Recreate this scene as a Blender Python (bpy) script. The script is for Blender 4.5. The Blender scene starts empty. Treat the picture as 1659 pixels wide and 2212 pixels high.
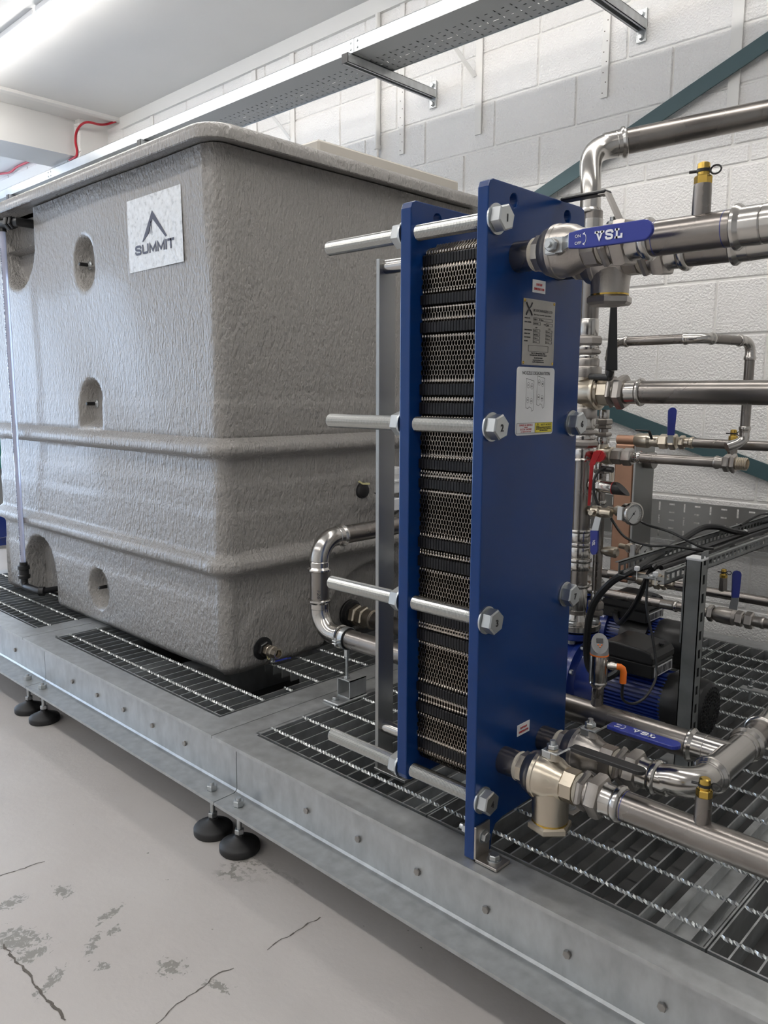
import bpy, math, random
from mathutils import Vector, Matrix
random.seed(7)
PI = math.pi
S = bpy.context.scene
COL = S.collection

# ---------------------------------------------------------------- camera
CAM = Vector((0, 0, 1.35))
YAW, PITCH, ROLL, FPX = 0.806014891, 0.148066478, 0.00420908569, 1727.0061
FW = Vector((-math.cos(YAW)*math.cos(PITCH), math.sin(YAW)*math.cos(PITCH), -math.sin(PITCH)))
_r = FW.cross(Vector((0, 0, 1))).normalized(); _u = _r.cross(FW)
RT = math.cos(ROLL)*_r + math.sin(ROLL)*_u
UP = -math.sin(ROLL)*_r + math.cos(ROLL)*_u
cd = bpy.data.cameras.new('camera'); cam = bpy.data.objects.new('camera', cd); COL.objects.link(cam)
cd.sensor_fit = 'VERTICAL'; cd.sensor_height = 36.0; cd.lens = FPX/2212*36; cd.clip_start = 0.02; cd.clip_end = 60
cam.matrix_world = Matrix(((RT.x, UP.x, -FW.x, CAM.x), (RT.y, UP.y, -FW.y, CAM.y), (RT.z, UP.z, -FW.z, CAM.z), (0, 0, 0, 1)))
S.camera = cam
S.view_settings.view_transform = 'Standard'; S.view_settings.look = 'None'; S.view_settings.gamma = 1
S.view_settings.use_curve_mapping = False
S.view_settings.exposure = 0.80

# ---------------------------------------------------------------- light
LAMP = 11.0            # strength of the LED diffusers
DAY = 3.2              # daylight through the doorway at the far left end
W = bpy.data.worlds.new('world'); S.world = W; W.use_nodes = True
bg = W.node_tree.nodes['Background']; bg.inputs[0].default_value = (0.62, 0.76, 1.0, 1); bg.inputs[1].default_value = 1.0

def at(px, py, ax, v):
    d = FW + (px-829.5)/FPX*RT + (1106-py)/FPX*UP
    return CAM + d*((v-CAM[ax])/d[ax])

# ---------------------------------------------------------------- materials
def mat(name, col, rough=.5, metal=0, bump=None, var=None, coat=0, emit=None, alpha=None, trans=0, spec=None):
    m = bpy.data.materials.new(name); m.use_nodes = True
    nt = m.node_tree; n = nt.nodes; b = n['Principled BSDF']
    b.inputs['Base Color'].default_value = (*col, 1); b.inputs['Roughness'].default_value = rough; b.inputs['Metallic'].default_value = metal
    if coat: b.inputs['Coat Weight'].default_value = coat; b.inputs['Coat Roughness'].default_value = .12
    if trans: b.inputs['Transmission Weight'].default_value = trans
    if spec is not None: b.inputs['Specular IOR Level'].default_value = spec
    if emit: b.inputs['Emission Color'].default_value = (*emit[0], 1); b.inputs['Emission Strength'].default_value = emit[1]
    tc = n.new('ShaderNodeTexCoord')
    if var:   # (scale, amount, detail[, stretch])
        mp = n.new('ShaderNodeMapping'); mp.inputs['Scale'].default_value = var[3] if len(var) > 3 else (1, 1, 1)
        nt.links.new(tc.outputs['Object'], mp.inputs[0])
        t = n.new('ShaderNodeTexNoise'); t.inputs['Scale'].default_value = var[0]; t.inputs['Detail'].default_value = var[2]
        nt.links.new(mp.outputs[0], t.inputs['Vector'])
        r = n.new('ShaderNodeValToRGB'); a = var[1]
        r.color_ramp.elements[0].position = .3; r.color_ramp.elements[1].position = .7
        r.color_ramp.elements[0].color = (*[max(0, c*(1-a)) for c in col], 1); r.color_ramp.elements[1].color = (*[min(1, c*(1+a)) for c in col], 1)
        nt.links.new(t.outputs[0], r.inputs[0]); nt.links.new(r.outputs[0], b.inputs['Base Color'])
        mr = n.new('ShaderNodeMapRange'); mr.inputs['To Min'].default_value = rough*.8; mr.inputs['To Max'].default_value = min(1, rough*1.25)
        nt.links.new(t.outputs[0], mr.inputs[0]); nt.links.new(mr.outputs[0], b.inputs['Roughness'])
    if bump:  # list of (scale, strength, distance, detail, stretch)
        prev = None
        for sc, st, di, de, stretch in bump:
            mp = n.new('ShaderNodeMapping'); mp.inputs['Scale'].default_value = stretch
            nt.links.new(tc.outputs['Object'], mp.inputs[0])
            t = n.new('ShaderNodeTexNoise'); t.inputs['Scale'].default_value = sc; t.inputs['Detail'].default_value = de
            nt.links.new(mp.outputs[0], t.inputs['Vector'])
            bn = n.new('ShaderNodeBump'); bn.inputs['Strength'].default_value = st; bn.inputs['Distance'].default_value = di
            nt.links.new(t.outputs[0], bn.inputs['Height'])
            if prev: nt.links.new(prev.outputs[0], bn.inputs['Normal'])
            prev = bn
        nt.links.new(prev.outputs[0], b.inputs['Normal'])
    return m
I3 = (1, 1, 1)
M = {}
M['galv'] = mat('galvanised_steel', (.50, .515, .52), .43, .8, bump=[(45, .18, .002, 5, I3)], var=(30, .13, 9, (1, 1, .5)))
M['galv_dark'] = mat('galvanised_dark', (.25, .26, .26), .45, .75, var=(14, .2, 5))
M['galv_tray'] = mat('galvanised_tray', (.50, .53, .56), .30, .85, var=(5, .10, 3))
M['tray_base'] = mat('galvanised_tray_base', (.30, .31, .31), .45, .7)
M['grating'] = mat('galvanised_grating', (.50, .515, .52), .36, .85, bump=[(200, .2, .001, 3, I3)], var=(20, .2, 4))
M['rod'] = mat('twisted_rod', (.62, .64, .64), .3, .95)
M['zinc'] = mat('zinc_plated', (.52, .54, .55), .32, .95)
M['stainless'] = mat('stainless_pipe', (.26, .24, .225), .27, .97, bump=[(90, .05, .001, 3, I3)], var=(7, .14, 4))
M['fitting'] = mat('stainless_fitting', (.52, .50, .475), .19, 1.0, var=(12, .08, 3))
M['cast'] = mat('cast_stainless', (.40, .375, .35), .33, .95, bump=[(220, .25, .0015, 3, I3)], var=(18, .12, 4))
M['nickel'] = mat('nickel_brass', (.56, .50, .41), .28, 1.0, bump=[(160, .1, .001, 2, I3)])
M['brass'] = mat('brass', (.62, .42, .10), .25, 1.0)
M['blue'] = mat('blue_enamel', (.003, .034, .155), .22, 0, bump=[(45, .06, .002, 3, I3)], spec=.35)
M['blue_edge'] = M['blue']
M['blue_vinyl'] = mat('blue_vinyl', (.020, .035, .26), .30, 0)
M['blue_pump'] = mat('blue_pump_paint', (.010, .030, .20), .25, 0, bump=[(120, .1, .001, 2, I3)], coat=.4)
M['black'] = mat('black_plastic', (.012, .012, .013), .38)
M['rubber'] = mat('black_rubber', (.018, .018, .019), .55, bump=[(80, .1, .001, 3, I3)], var=(20, .3, 4))
M['gasket'] = mat('gasket_rubber', (.006, .006, .008), .35, spec=.3)
M['crimp'] = mat('plate_crimp', (.62, .56, .50), .25, 1.0)
M['rodsteel'] = mat('tie_rod_zinc', (.52, .53, .52), .26, .95)
M['plate'] = mat('plate_stainless', (.42, .37, .32), .27, 1.0, var=(30, .25, 3))
M['frp'] = mat('fibreglass_gelcoat', (.292, .278, .262), .36, 0, bump=[(36, .6, .010, 2, (1, 1, .45)), (105, 1.0, .011, 4, (1, 1, .5))], var=(3, .04, 4), coat=.25)
M['frp_s'] = mat('fibreglass_smooth', (.33, .31, .285), .42, 0, bump=[(20, .1, .003, 2, I3)])
M['white'] = mat('white_paint', (.80, .79, .765), .5, 0, bump=[(60, .15, .002, 4, I3)])
M['ceiling'] = mat('ceiling_paint', (.74, .735, .72), .6, 0, bump=[(3, .1, .02, 3, I3)], var=(1.2, .03, 3))
M['block'] = mat('painted_block', (.87, .86, .845), .55, 0, bump=[(26, .5, .007, 3, I3), (110, .9, .009, 5, I3)])
M['mortar'] = mat('painted_mortar', (.80, .79, .765), .6, 0, bump=[(60, .4, .003, 3, I3)])
M['teal'] = mat('teal_steel', (.042, .092, .105), .45)
M['copper'] = mat('copper', (.40, .235, .16), .48, .8, var=(12, .12, 5))
M['steel'] = mat('brushed_steel', (.34, .34, .33), .36, .95, bump=[(60, .1, .001, 3, (1, 1, .05))])
M['label_w'] = mat('white_label', (.74, .75, .76), .35)
M['label_s'] = mat('silver_label', (.36, .35, .33), .42, .6, var=(10, .15, 5))
M['yellow'] = mat('yellow_print', (.72, .62, .05), .4)
M['red'] = mat('red_print', (.50, .02, .025), .4)
M['ink'] = mat('black_ink', (.02, .02, .025), .5)
M['navy'] = mat('navy_ink', (.045, .045, .075), .4)
M['printw'] = mat('white_print', (.75, .76, .80), .4)
M['orange'] = mat('orange_plastic', (.80, .17, .01), .35)
M['redcable'] = mat('red_cable', (.50, .012, .03), .4)
M['grey'] = mat('grey_plastic', (.22, .22, .225), .4)
M['beige'] = mat('beige_lid', (.50, .47, .42), .5)
M['clear'] = mat('clear_pvc', (.72, .75, .92), .08, 0, trans=.45)
M['hemp'] = mat('hemp_seal', (.58, .54, .46), .8, 0, bump=[(300, .8, .002, 3, (8, 1, 1))])
M['lamp'] = mat('lamp_diffuser', (.9, .9, .9), .5, emit=((1.0, .965, .92), LAMP))
M['frame_w'] = mat('lamp_housing', (.8, .8, .8), .4)
M['tape'] = mat('pale_tape', (.60, .56, .30), .5)
M['patch'] = mat('white_foil_sticker', (.66, .68, .70), .28, 0, bump=[(30, .35, .009, 2, (1, 1, .45)), (120, .6, .005, 4, (1, 1, .5))], var=(55, .14, 4), coat=.4)
M['glass'] = mat('gauge_glass', (.62, .63, .62), .12)
M['under_shade'] = mat('under_grating_shade', (.10, .10, .10), .5, .3, var=(6, .3, 5))  # dark colour standing for the shade below the gratings
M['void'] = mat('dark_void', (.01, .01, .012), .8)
M['teal_eq'] = mat('teal_cabinet', (.02, .16, .14), .4)

def floor_mat():
    m = bpy.data.materials.new('painted_concrete'); m.use_nodes = True
    nt = m.node_tree; n = nt.nodes; L = nt.links.new; b = n['Principled BSDF']; b.inputs['Roughness'].default_value = .42
    tc = n.new('ShaderNodeTexCoord')
    def noise(s, d, rgh=.5, dist=0):
        t = n.new('ShaderNodeTexNoise'); t.inputs['Scale'].default_value = s; t.inputs['Detail'].default_value = d
        t.inputs['Roughness'].default_value = rgh; t.inputs['Distortion'].default_value = dist; L(tc.outputs['Object'], t.inputs['Vector']); return t
    def ramp(src, a, b_, ca, cb):
        r = n.new('ShaderNodeValToRGB'); r.color_ramp.elements[0].position = a; r.color_ramp.elements[1].position = b_
        r.color_ramp.elements[0].color = ca; r.color_ramp.elements[1].color = cb; L(src, r.inputs[0]); return r
    base = ramp(noise(2.2, 5).outputs[0], .3, .7, (.485, .455, .435, 1), (.545, .52, .50, 1))
    wear = n.new('ShaderNodeMath'); wear.operation = 'MULTIPLY'
    a = ramp(noise(2.6, 3, .5, .4).outputs[0], .66, .72, (0, 0, 0, 1), (1, 1, 1, 1)); c = ramp(noise(45, 4, .6).outputs[0], .50, .56, (0, 0, 0, 1), (1, 1, 1, 1))
    L(a.outputs[0], wear.inputs[0]); L(c.outputs[0], wear.inputs[1])
    spots = ramp(noise(33, 2, .5).outputs[0], .765, .785, (0, 0, 0, 1), (1, 1, 1, 1))
    mx = n.new('ShaderNodeMath'); mx.operation = 'MAXIMUM'; L(wear.outputs[0], mx.inputs[0]); L(spots.outputs[0], mx.inputs[1])
    fine = noise(55, 8, .7, .6)
    for px_, py_, rx_, ry_, rot_ in ((40, 2030, .10, .055, .5), (70, 2060, .035, .05, 0), (238, 1975, .018, .075, .25), (250, 2010, .02, .03, 0), (222, 2089, .022, .020, 0), (25, 1950, .03, .05, .3), (135, 1925, .045, .03, 0), (370, 2090, .05, .035, .5), (200, 2040, .02, .05, .8), (110, 2120, .02, .07, .6), (470, 2130, .05, .02, .3)):
        c = at(px_, py_, 2, 0); mp = n.new('ShaderNodeMapping'); mp.vector_type = 'TEXTURE'; mp.inputs['Location'].default_value = c; mp.inputs['Rotation'].default_value = (0, 0, rot_); mp.inputs['Scale'].default_value = (rx_, ry_, 1)
        L(tc.outputs['Object'], mp.inputs[0]); ln = n.new('ShaderNodeVectorMath'); ln.operation = 'LENGTH'; L(mp.outputs[0], ln.inputs[0])
        ml = n.new('ShaderNodeMath'); ml.operation = 'MULTIPLY_ADD'; L(ln.outputs['Value'], ml.inputs[0]); ml.inputs[1].default_value = -.22; ml.inputs[2].default_value = .22
        mc = n.new('ShaderNodeMath'); mc.operation = 'MAXIMUM'; L(ml.outputs[0], mc.inputs[0]); mc.inputs[1].default_value = -.2
        ad = n.new('ShaderNodeMath'); ad.operation = 'ADD'; L(mc.outputs[0], ad.inputs[0]); L(fine.outputs[0], ad.inputs[1])
        rr = ramp(ad.outputs[0], .585, .615, (0, 0, 0, 1), (1, 1, 1, 1)); m2 = n.new('ShaderNodeMath'); m2.operation = 'MAXIMUM'; L(mx.outputs[0], m2.inputs[0]); L(rr.outputs[0], m2.inputs[1]); mx = m2
    mix = n.new('ShaderNodeMix'); mix.data_type = 'RGBA'; L(mx.outputs[0], mix.inputs[0]); L(base.outputs[0], mix.inputs[6])
    mix.inputs[7].default_value = (.27, .26, .235, 1); L(mix.outputs[2], b.inputs['Base Color'])
    sub = n.new('ShaderNodeMath'); sub.operation = 'SUBTRACT'; hn = noise(26, 6, .6); L(hn.outputs[0], sub.inputs[0]); L(mx.outputs[0], sub.inputs[1])
    bp = n.new('ShaderNodeBump'); bp.inputs['Strength'].default_value = .35; bp.inputs['Distance'].default_value = .004; L(sub.outputs[0], bp.inputs['Height'])
    L(bp.outputs[0], b.inputs['Normal'])
    return m
M['floor'] = floor_mat()

# ---------------------------------------------------------------- mesh builder
def basis(d):
    d = Vector(d).normalized(); a = Vector((0, 0, 1)) if abs(d.z) < .9 else Vector((0, 1, 0))
    x = a.cross(d).normalized(); return x, d.cross(x).normalized(), d
class MB:
    def __init__(s, mtx=None): s.v = []; s.f = []; s.m = mtx
    def add(s, vs, fs):
        o = len(s.v); s.v += [(s.m @ Vector(p)) if s.m else Vector(p) for p in vs]; s.f += [tuple(i+o for i in f) for f in fs]; return s
    def box(s, a, b):
        x0, y0, z0 = a; x1, y1, z1 = b
        return s.add([(x0, y0, z0), (x1, y0, z0), (x1, y1, z0), (x0, y1, z0), (x0, y0, z1), (x1, y0, z1), (x1, y1, z1), (x0, y1, z1)],
                     [(3, 2, 1, 0), (4, 5, 6, 7), (0, 1, 5, 4), (1, 2, 6, 5), (2, 3, 7, 6), (3, 0, 4, 7)])
    def bbox(s, a, b, c=.003):   # box with chamfered edges
        x0, y0, z0 = [min(p, q) for p, q in zip(a, b)]; x1, y1, z1 = [max(p, q) for p, q in zip(a, b)]
        c = min(c, (x1-x0)/3, (y1-y0)/3, (z1-z0)/3)
        pr = [(x0+c, y0), (x1-c, y0), (x1, y0+c), (x1, y1-c), (x1-c, y1), (x0+c, y1), (x0, y1-c), (x0, y0+c)]
        pi = [(x0+c, y0+c), (x1-c, y0+c), (x1-c, y0+c), (x1-c, y1-c), (x1-c, y1-c), (x0+c, y1-c), (x0+c, y1-c), (x0+c, y0+c)]
        vs = [(*p, z0) for p in pi]+[(*p, z0+c) for p in pr]+[(*p, z1-c) for p in pr]+[(*p, z1) for p in pi]
        fs = [tuple(range(7, -1, -1)), tuple(range(24, 32))]
        for k in range(3):
            for i in range(8): j = (i+1) % 8; fs.append((k*8+i, k*8+j, k*8+8+j, k*8+8+i))
        return s.add(vs, fs)
    def lathe(s, p, d, prof, n=24, rot=0, cap=True, squash=None):
        x, y, z = basis(d); p = Vector(p); vs = []; fs = []
        for t, r in prof:
            for i in range(n):
                a = 2*PI*i/n+rot; vs.append(p+z*t+(x*math.cos(a)+y*math.sin(a)*(squash or 1))*r)
        for k in range(len(prof)-1):
            for i in range(n): j = (i+1) % n; fs.append((k*n+i, k*n+j, k*n+n+j, k*n+n+i))
        if cap: fs.append(tuple(range(n-1, -1, -1))); q = (len(prof)-1)*n; fs.append(tuple(range(q, q+n)))
        return s.add(vs, fs)
    def cyl(s, a, b, r, n=20, r2=None):
        a = Vector(a); b = Vector(b); return s.lathe(a, b-a, [(0, r), ((b-a).length, r if r2 is None else r2)], n)
    def hexn(s, a, b, r, c=.12):  # hexagonal nut with chamfered corners, r = across corners/2
        a = Vector(a); b = Vector(b); L = (b-a).length; k = min(c*r*1.2, L*.3)
        return s.lathe(a, b-a, [(0, r*.88), (k, r), (L-k, r), (L, r*.88)], 6, rot=.3)
    def tube(s, pts, r, n=12, cap=True):
        pts = [Vector(p) for p in pts]; rs = r if isinstance(r, (list, tuple)) else [r]*len(pts); vs = []; fs = []
        T = []
        for i in range(len(pts)):
            t = (pts[min(i+1, len(pts)-1)]-pts[max(i-1, 0)]).normalized(); T.append(t)
        x, y, _ = basis(T[0])
        for i, p in enumerate(pts):
            x = (x-T[i]*x.dot(T[i])).normalized(); y = T[i].cross(x)
            for k in range(n): a = 2*PI*k/n; vs.append(p+(x*math.cos(a)+y*math.sin(a))*rs[i])
        for i in range(len(pts)-1):
            for k in range(n): j = (k+1) % n; fs.append((i*n+k, i*n+j, i*n+n+j, i*n+n+k))
        if cap: fs.append(tuple(range(n-1, -1, -1))); q = (len(pts)-1)*n; fs.append(tuple(range(q, q+n)))
        return s.add(vs, fs)
    def prism(s, poly, o, u, w, d):   # poly in (u,w) plane at o, extruded by vector d
        o, u, w, d = map(Vector, (o, u, w, d)); n = len(poly)
        vs = [o+u*a+w*b for a, b in poly]+[o+u*a+w*b+d for a, b in poly]
        fs = [tuple(range(n-1, -1, -1)), tuple(range(n, 2*n))]+[(i, (i+1) % n, n+(i+1) % n, n+i) for i in range(n)]
        return s.add(vs, fs)
    def build(s, name, m, parent=None, smooth=True, angle=32):
        me = bpy.data.meshes.new(name); off = parent['_o'] if parent is not None and '_o' in parent else (0, 0, 0); off = Vector(off)
        me.from_pydata([tuple(v-off) for v in s.v], [], s.f)
        me.materials.append(M[m] if isinstance(m, str) else m)
        import bmesh
        bm = bmesh.new(); bm.from_mesh(me); bmesh.ops.recalc_face_normals(bm, faces=bm.faces); bm.to_mesh(me); bm.free()
        if smooth: me.shade_smooth(); me.set_sharp_from_angle(angle=math.radians(angle))
        o = bpy.data.objects.new(name, me); COL.objects.link(o)
        if parent is not None: o.parent = parent; o['_o'] = tuple(off)
        else: o['_o'] = (0, 0, 0)
        return o
def thing(name, label, cat, loc=(0, 0, 0), group=None):
    o = bpy.data.objects.new(name, None); COL.objects.link(o); o.location = loc; o['_o'] = tuple(loc); o.empty_display_size = .05
    return tag(o, label, cat, group)
def tag(o, label, cat, group=None):
    o['label'] = label; o['category'] = cat
    if group: o['group'] = group
    return o
def struct(o): o['kind'] = 'structure'; return o
def inst(src, name, loc, parent, rot=None):
    c = src.copy(); COL.objects.link(c); c.name = name; c.parent = parent; c.location = loc
    if rot: c.rotation_euler = rot
    return c
def text(s, size, o, ux, uy, m, parent, name='lettering', bold=0, width=None, align='LEFT', shear=0, th=.0003, space=1):
    cu = bpy.data.curves.new(name, 'FONT'); cu.body = s; cu.size = size; cu.offset = bold; cu.align_x = align; cu.shear = shear; cu.space_character = space
    cu.resolution_u = 3; cu.extrude = th
    t = bpy.data.objects.new(name, cu); COL.objects.link(t)
    dg = bpy.context.evaluated_depsgraph_get(); dg.update(); me = bpy.data.meshes.new_from_object(t.evaluated_get(dg))
    bpy.data.objects.remove(t); bpy.data.curves.remove(cu)
    ux = Vector(ux).normalized(); uy = Vector(uy).normalized(); uz = ux.cross(uy); o = Vector(o)
    sx = 1
    if width and len(me.vertices):
        xs = [v.co.x for v in me.vertices]; sx = width/(max(xs)-min(xs))
    off = Vector(parent['_o']) if parent is not None else Vector((0, 0, 0))
    for v in me.vertices: v.co = o+ux*v.co.x*sx+uy*v.co.y+uz*v.co.z-off
    me.materials.clear(); me.materials.append(M[m])
    ob = bpy.data.objects.new(name, me); COL.objects.link(ob)
    if parent is not None: ob.parent = parent; ob['_o'] = tuple(off)
    return ob
X, Y, Z = Vector((1, 0, 0)), Vector((0, 1, 0)), Vector((0, 0, 1))
def arc(c, a, b, R, n=8):   # quarter bend around centre c from direction a to direction b
    return [Vector(c)+Vector(a)*R*math.cos(t)+Vector(b)*R*math.sin(t) for t in [PI/2*i/n for i in range(n+1)]]
def sock(r, L=.045):        # press socket profile: from fitting to its bead
    return [(0, r*1.01), (0.002, r*1.06), (L-.016, r*1.06), (L-.013, r*1.14), (L-.009, r*1.24), (L-.004, r*1.24), (L-.001, r*1.14), (L, r*1.02)]
def elbow(corner, din, dout, r, R, parent, s=.035, m='fitting', name='elbow'):
    """elbow at corner; comes in along din, leaves along dout"""
    din = Vector(din).normalized(); dout = Vector(dout).normalized(); c = Vector(corner)-din*R+dout*R
    mb = MB(); mb.tube(arc(c, -dout, din, R, 10), r*1.03, 20)
    p0 = Vector(corner)-din*R; p1 = Vector(corner)+dout*R
    mb.lathe(p0, -din, sock(r, s), 24); mb.lathe(p1, dout, sock(r, s), 24)
    return mb.build(name, m, parent)
def pipe(a, b, r, parent, m='stainless', name='pipe', n=28): return MB().cyl(a, b, r, n).build(name, m, parent)

GLYPH = {'S': (1.0, [[(1, .80), (.93, .95), (.75, 1), (.25, 1), (.06, .93), (0, .78), (.06, .62), (.25, .55), (.75, .46), (.94, .38), (1, .22), (.94, .07), (.75, 0), (.25, 0), (.07, .05), (0, .20)]]), 'U': (1.0, [[(0, 1), (0, .25), (.07, .07), (.28, 0), (.72, 0), (.93, .07), (1, .25), (1, 1)]]),
         'M': (1.15, [[(0, 0), (0, 1), (.5, .12), (1, 1), (1, 0)]]), 'I': (.0, [[(0, 0), (0, 1)]]), 'T': (.95, [[(0, 1), (1, 1)], [(.5, 1), (.5, 0)]]),
         'V': (1.15, [[(.12, 1), (.5, .02), (.88, 1)], [(-.06, 1), (.32, 1)], [(.68, 1), (1.06, 1)]]), 'L': (.95, [[(.2, 1), (.2, 0)], [(0, 1), (.45, 1)], [(0, 0), (1, 0), (1, .32)]])}
def stroke_text(word, o, ux, uy, width, h, w, m, parent):
    '''letters drawn as mitred strokes of width w, as flat raised print'''
    ux = Vector(ux).normalized(); uy = Vector(uy).normalized(); nz = ux.cross(uy); o = Vector(o); gap = w*1.75
    units = sum(GLYPH[c][0] for c in word); k = (width-w*len(word)-(gap-w)*(len(word)-1))/units; x = w/2
    for c in word:
        gw = GLYPH[c][0]*k; mb = MB()
        for pl in GLYPH[c][1]:
            P = [Vector((x+a*gw, w/2+b*(h-w))) for a, b in pl]; L = []; Rr = []
            for i, p in enumerate(P):
                d0 = (p-P[i-1]).normalized() if i else (P[1]-p).normalized(); d1 = (P[i+1]-p).normalized() if i < len(P)-1 else d0
                n0 = Vector((-d0.y, d0.x)); n1 = Vector((-d1.y, d1.x)); mm = (n0+n1).normalized(); q = min(1.9, 1/max(.3, mm.dot(n0)))
                e = -d0*w/2 if i == 0 else (d0*w/2 if i == len(P)-1 else Vector((0, 0)))
                L.append(p+e+mm*q*w/2); Rr.append(p+e-mm*q*w/2)
            for i in range(len(P)-1):
                vs = [o+ux*v.x+uy*v.y+nz*t for t in (0, .0005) for v in (L[i], Rr[i], Rr[i+1], L[i+1])]
                mb.add(vs, [(0, 1, 2, 3), (7, 6, 5, 4), (0, 4, 5, 1), (1, 5, 6, 2), (2, 6, 7, 3), (3, 7, 4, 0)])
        mb.build('letter', m, parent, smooth=False); x += gw+gap

# ================================================================ SETTING
WY = 3.37; CZ = 3.47
fl = struct(MB().box((-12, -4, -.1), (3, WY+.1, 0)).build('floor', 'floor', smooth=False))
# hairline cracks and scars in the concrete, as raised-edge ridges lying on it
def crack(pts, w, m, name):
    mb = MB(); pp = []
    for (a, b) in zip(pts, pts[1:]):
        a = Vector(a); b = Vector(b); n = max(2, int((b-a).length/.012))
        for i in range(n): pp.append(a.lerp(b, i/n)+Vector((random.uniform(-.004, .004), random.uniform(-.004, .004), 0)))
    for p, q in zip(pp, pp[1:]):
        d = (q-p).normalized(); nn = Vector((-d.y, d.x, 0))*w*random.uniform(.4, 1.3)
        mb.add([p-nn, q-nn, q+nn, p+nn], [(0, 1, 2, 3)])
    return mb.build(name, m, fl, smooth=False)
M['crack'] = mat('crack_dirt', (.13, .115, .10), .8)
M['scar'] = mat('bare_concrete', (.25, .24, .215), .75, bump=[(120, .5, .002, 4, I3)])
def F(px, py): p = at(px, py, 2, 0); p.z = .0008; return p
crack([F(340, 2212), F(385, 2170), F(420, 2145), F(470, 2105), F(520, 2085)], .0016, 'crack', 'crack')
crack([F(577, 2050), F(610, 2030), F(650, 2005), F(700, 1978)], .0020, 'crack', 'crack')
crack([F(5, 2040), F(60, 2105), F(105, 2160), F(150, 2212)], .0030, 'crack', 'crack')
crack([F(0, 1893), F(50, 1876), F(105, 1858)], .0014, 'crack', 'crack')
struct(MB().box((-12, -4, CZ), (3, WY+.1, CZ+.1)).build('ceiling', 'ceiling', smooth=False))
struct(MB().box((-12, -4.1, 0), (3, -4, CZ)).build('wall_front', 'white', smooth=False))
M['grey_wall'] = mat('grey_wall_paint', (.60, .59, .57), .6)
struct(MB().box((3, -4.1, 0), (3.1, WY+.1, CZ)).build('wall_right', 'grey_wall', smooth=False))
wl = struct(MB().box((-12.1, -4.1, 2.9), (-12, WY+.1, CZ)).box((-12.1, -4.1, 0), (-12, -3.2, 2.9)).box((-12.1, 2.9, 0), (-12, WY+.1, 2.9)).build('wall_left', 'white', smooth=False))
# --- back wall of blocks
wb = struct(MB().box((-12, WY+.006, 0), (3, WY+.1, CZ)).build('wall_back', 'mortar', smooth=False))
def block(x0, x1, z0, z1, cache={}):
    k = (round(x1-x0, 3), round(z1-z0, 3)); g = .004
    if k not in cache:
        w, h = k; mb = MB(); mb.bbox((g, 0, g), (w-g, .04, h-g), .0045); cache[k] = mb.build('block', 'block', wb)
        o = cache[k]
    else:
        o = cache[k].copy(); COL.objects.link(o)
    o.location = (x0, WY+random.uniform(-.0012, .0012), z0)
rows = [(3.22, 3.445, -1.592), (2.995, 3.22, -1.345), (2.77, 2.995, -1.80), (2.55, 2.77, -1.592), (2.325, 2.55, -1.328), (2.03, 2.25, -1.33), (1.81, 2.03, -1.575), (1.59, 1.81, -1.354),
        (1.365, 1.59, -1.144), (1.14, 1.365, -1.375), (.915, 1.14, -1.144), (.69, .915, -1.375), (.465, .69, -1.144), (.24, .465, -1.375), (.015, .24, -1.144)]
for z0, z1, ph in rows:
    x = ph+.45*3
    while x > -8.9:
        x -= .45
        if x < -5.6 and z1 < 2.7: break
        if x > .1: continue
        block(x, x+.45, z0, z1)
x = -1.491+.45
while x > -5.6: x -= .217; block(x, x+.217, 2.25, 2.325)

# ceiling battens and beam (left), timber wall plate
def setting(name, mb, m='white'): return struct(mb.build(name, m, smooth=False))
setting('trim_1', MB().box((-6.10, WY-.022, 3.385), (3, WY+.006, CZ)))                     # timber plate along the wall head
setting('trim_2', MB().box((-6.16, -4, CZ-.022), (-6.10, WY, CZ)))                          # batten across the ceiling
setting('trim_3', MB().box((-12, WY-.022, 3.30), (-6.95, WY+.006, 3.40)))
setting('ceiling_beam', MB().box((-6.86, -4, 3.20), (-6.42, 3.14, CZ)), 'ceiling')
pil = struct(MB().box((-6.95, 3.14, 0), (-6.34, WY+.006, CZ)).build('wall_pilaster', 'white', smooth=False))
for z0, z1, ph in rows[:4]:
    for a, b in ((-6.95, -6.56), (-6.56, -6.34)) if rows.index((z0, z1, ph)) % 2 else ((-6.95, -6.7), (-6.7, -6.34)):
        mb = MB().bbox((a+.004, 3.13, z0+.004), (b-.004, 3.15, z1-.004), .004); mb.build('block', 'block', pil)

# ceiling lights: linear fittings in two rows, plus an added row to brighten the wall
def linear(x0, x1, y, label):
    t = thing('linear_light', label, 'ceiling light', ((x0+x1)/2, y, 3.42), 'linear ceiling lights')
    MB().bbox((x0, y-.075, 3.4325), (x1, y+.075, CZ-.001), .006).build('housing', 'frame_w', t)
    MB().bbox((x0+.01, y-.055, 3.395), (x1-.01, y+.055, 3.432), .010).build('diffuser', 'lamp', t)
for i in range(5): linear(-8.4+i*1.83, -8.4+i*1.83+1.80, 2.19, 'long white lit ceiling light strip above the tank, at the top left corner' if i == 2 else ('first', 'second', '', 'fourth', 'fifth')[i]+' light from the left end of the ceiling light row above the tank')
for i in range(5): linear(-8.4+i*1.83, -8.4+i*1.83+1.80, .20, ('first', 'second', 'third', 'fourth', 'fifth')[i]+' light from the left end of the row over the aisle, outside the photo')
for i in range(4): linear(-7.4+i*2.2, -7.4+i*2.2+1.80, -2.1, ('first', 'second', 'third', 'fourth')[i]+' added light from the left end of the unseen row behind the camera')  # unseen row, added for more light on the wall
# daylight doorway in wall_left: an opening with a lit translucent curtain
M['day'] = mat('daylight_curtain', (.8, .85, .9), .6, emit=((.60, .76, 1.0), DAY))
door = struct(MB().box((-12.06, -3.2, 0.05), (-12.04, 2.9, 2.9)).build('door_1', 'day', smooth=False))

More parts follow.
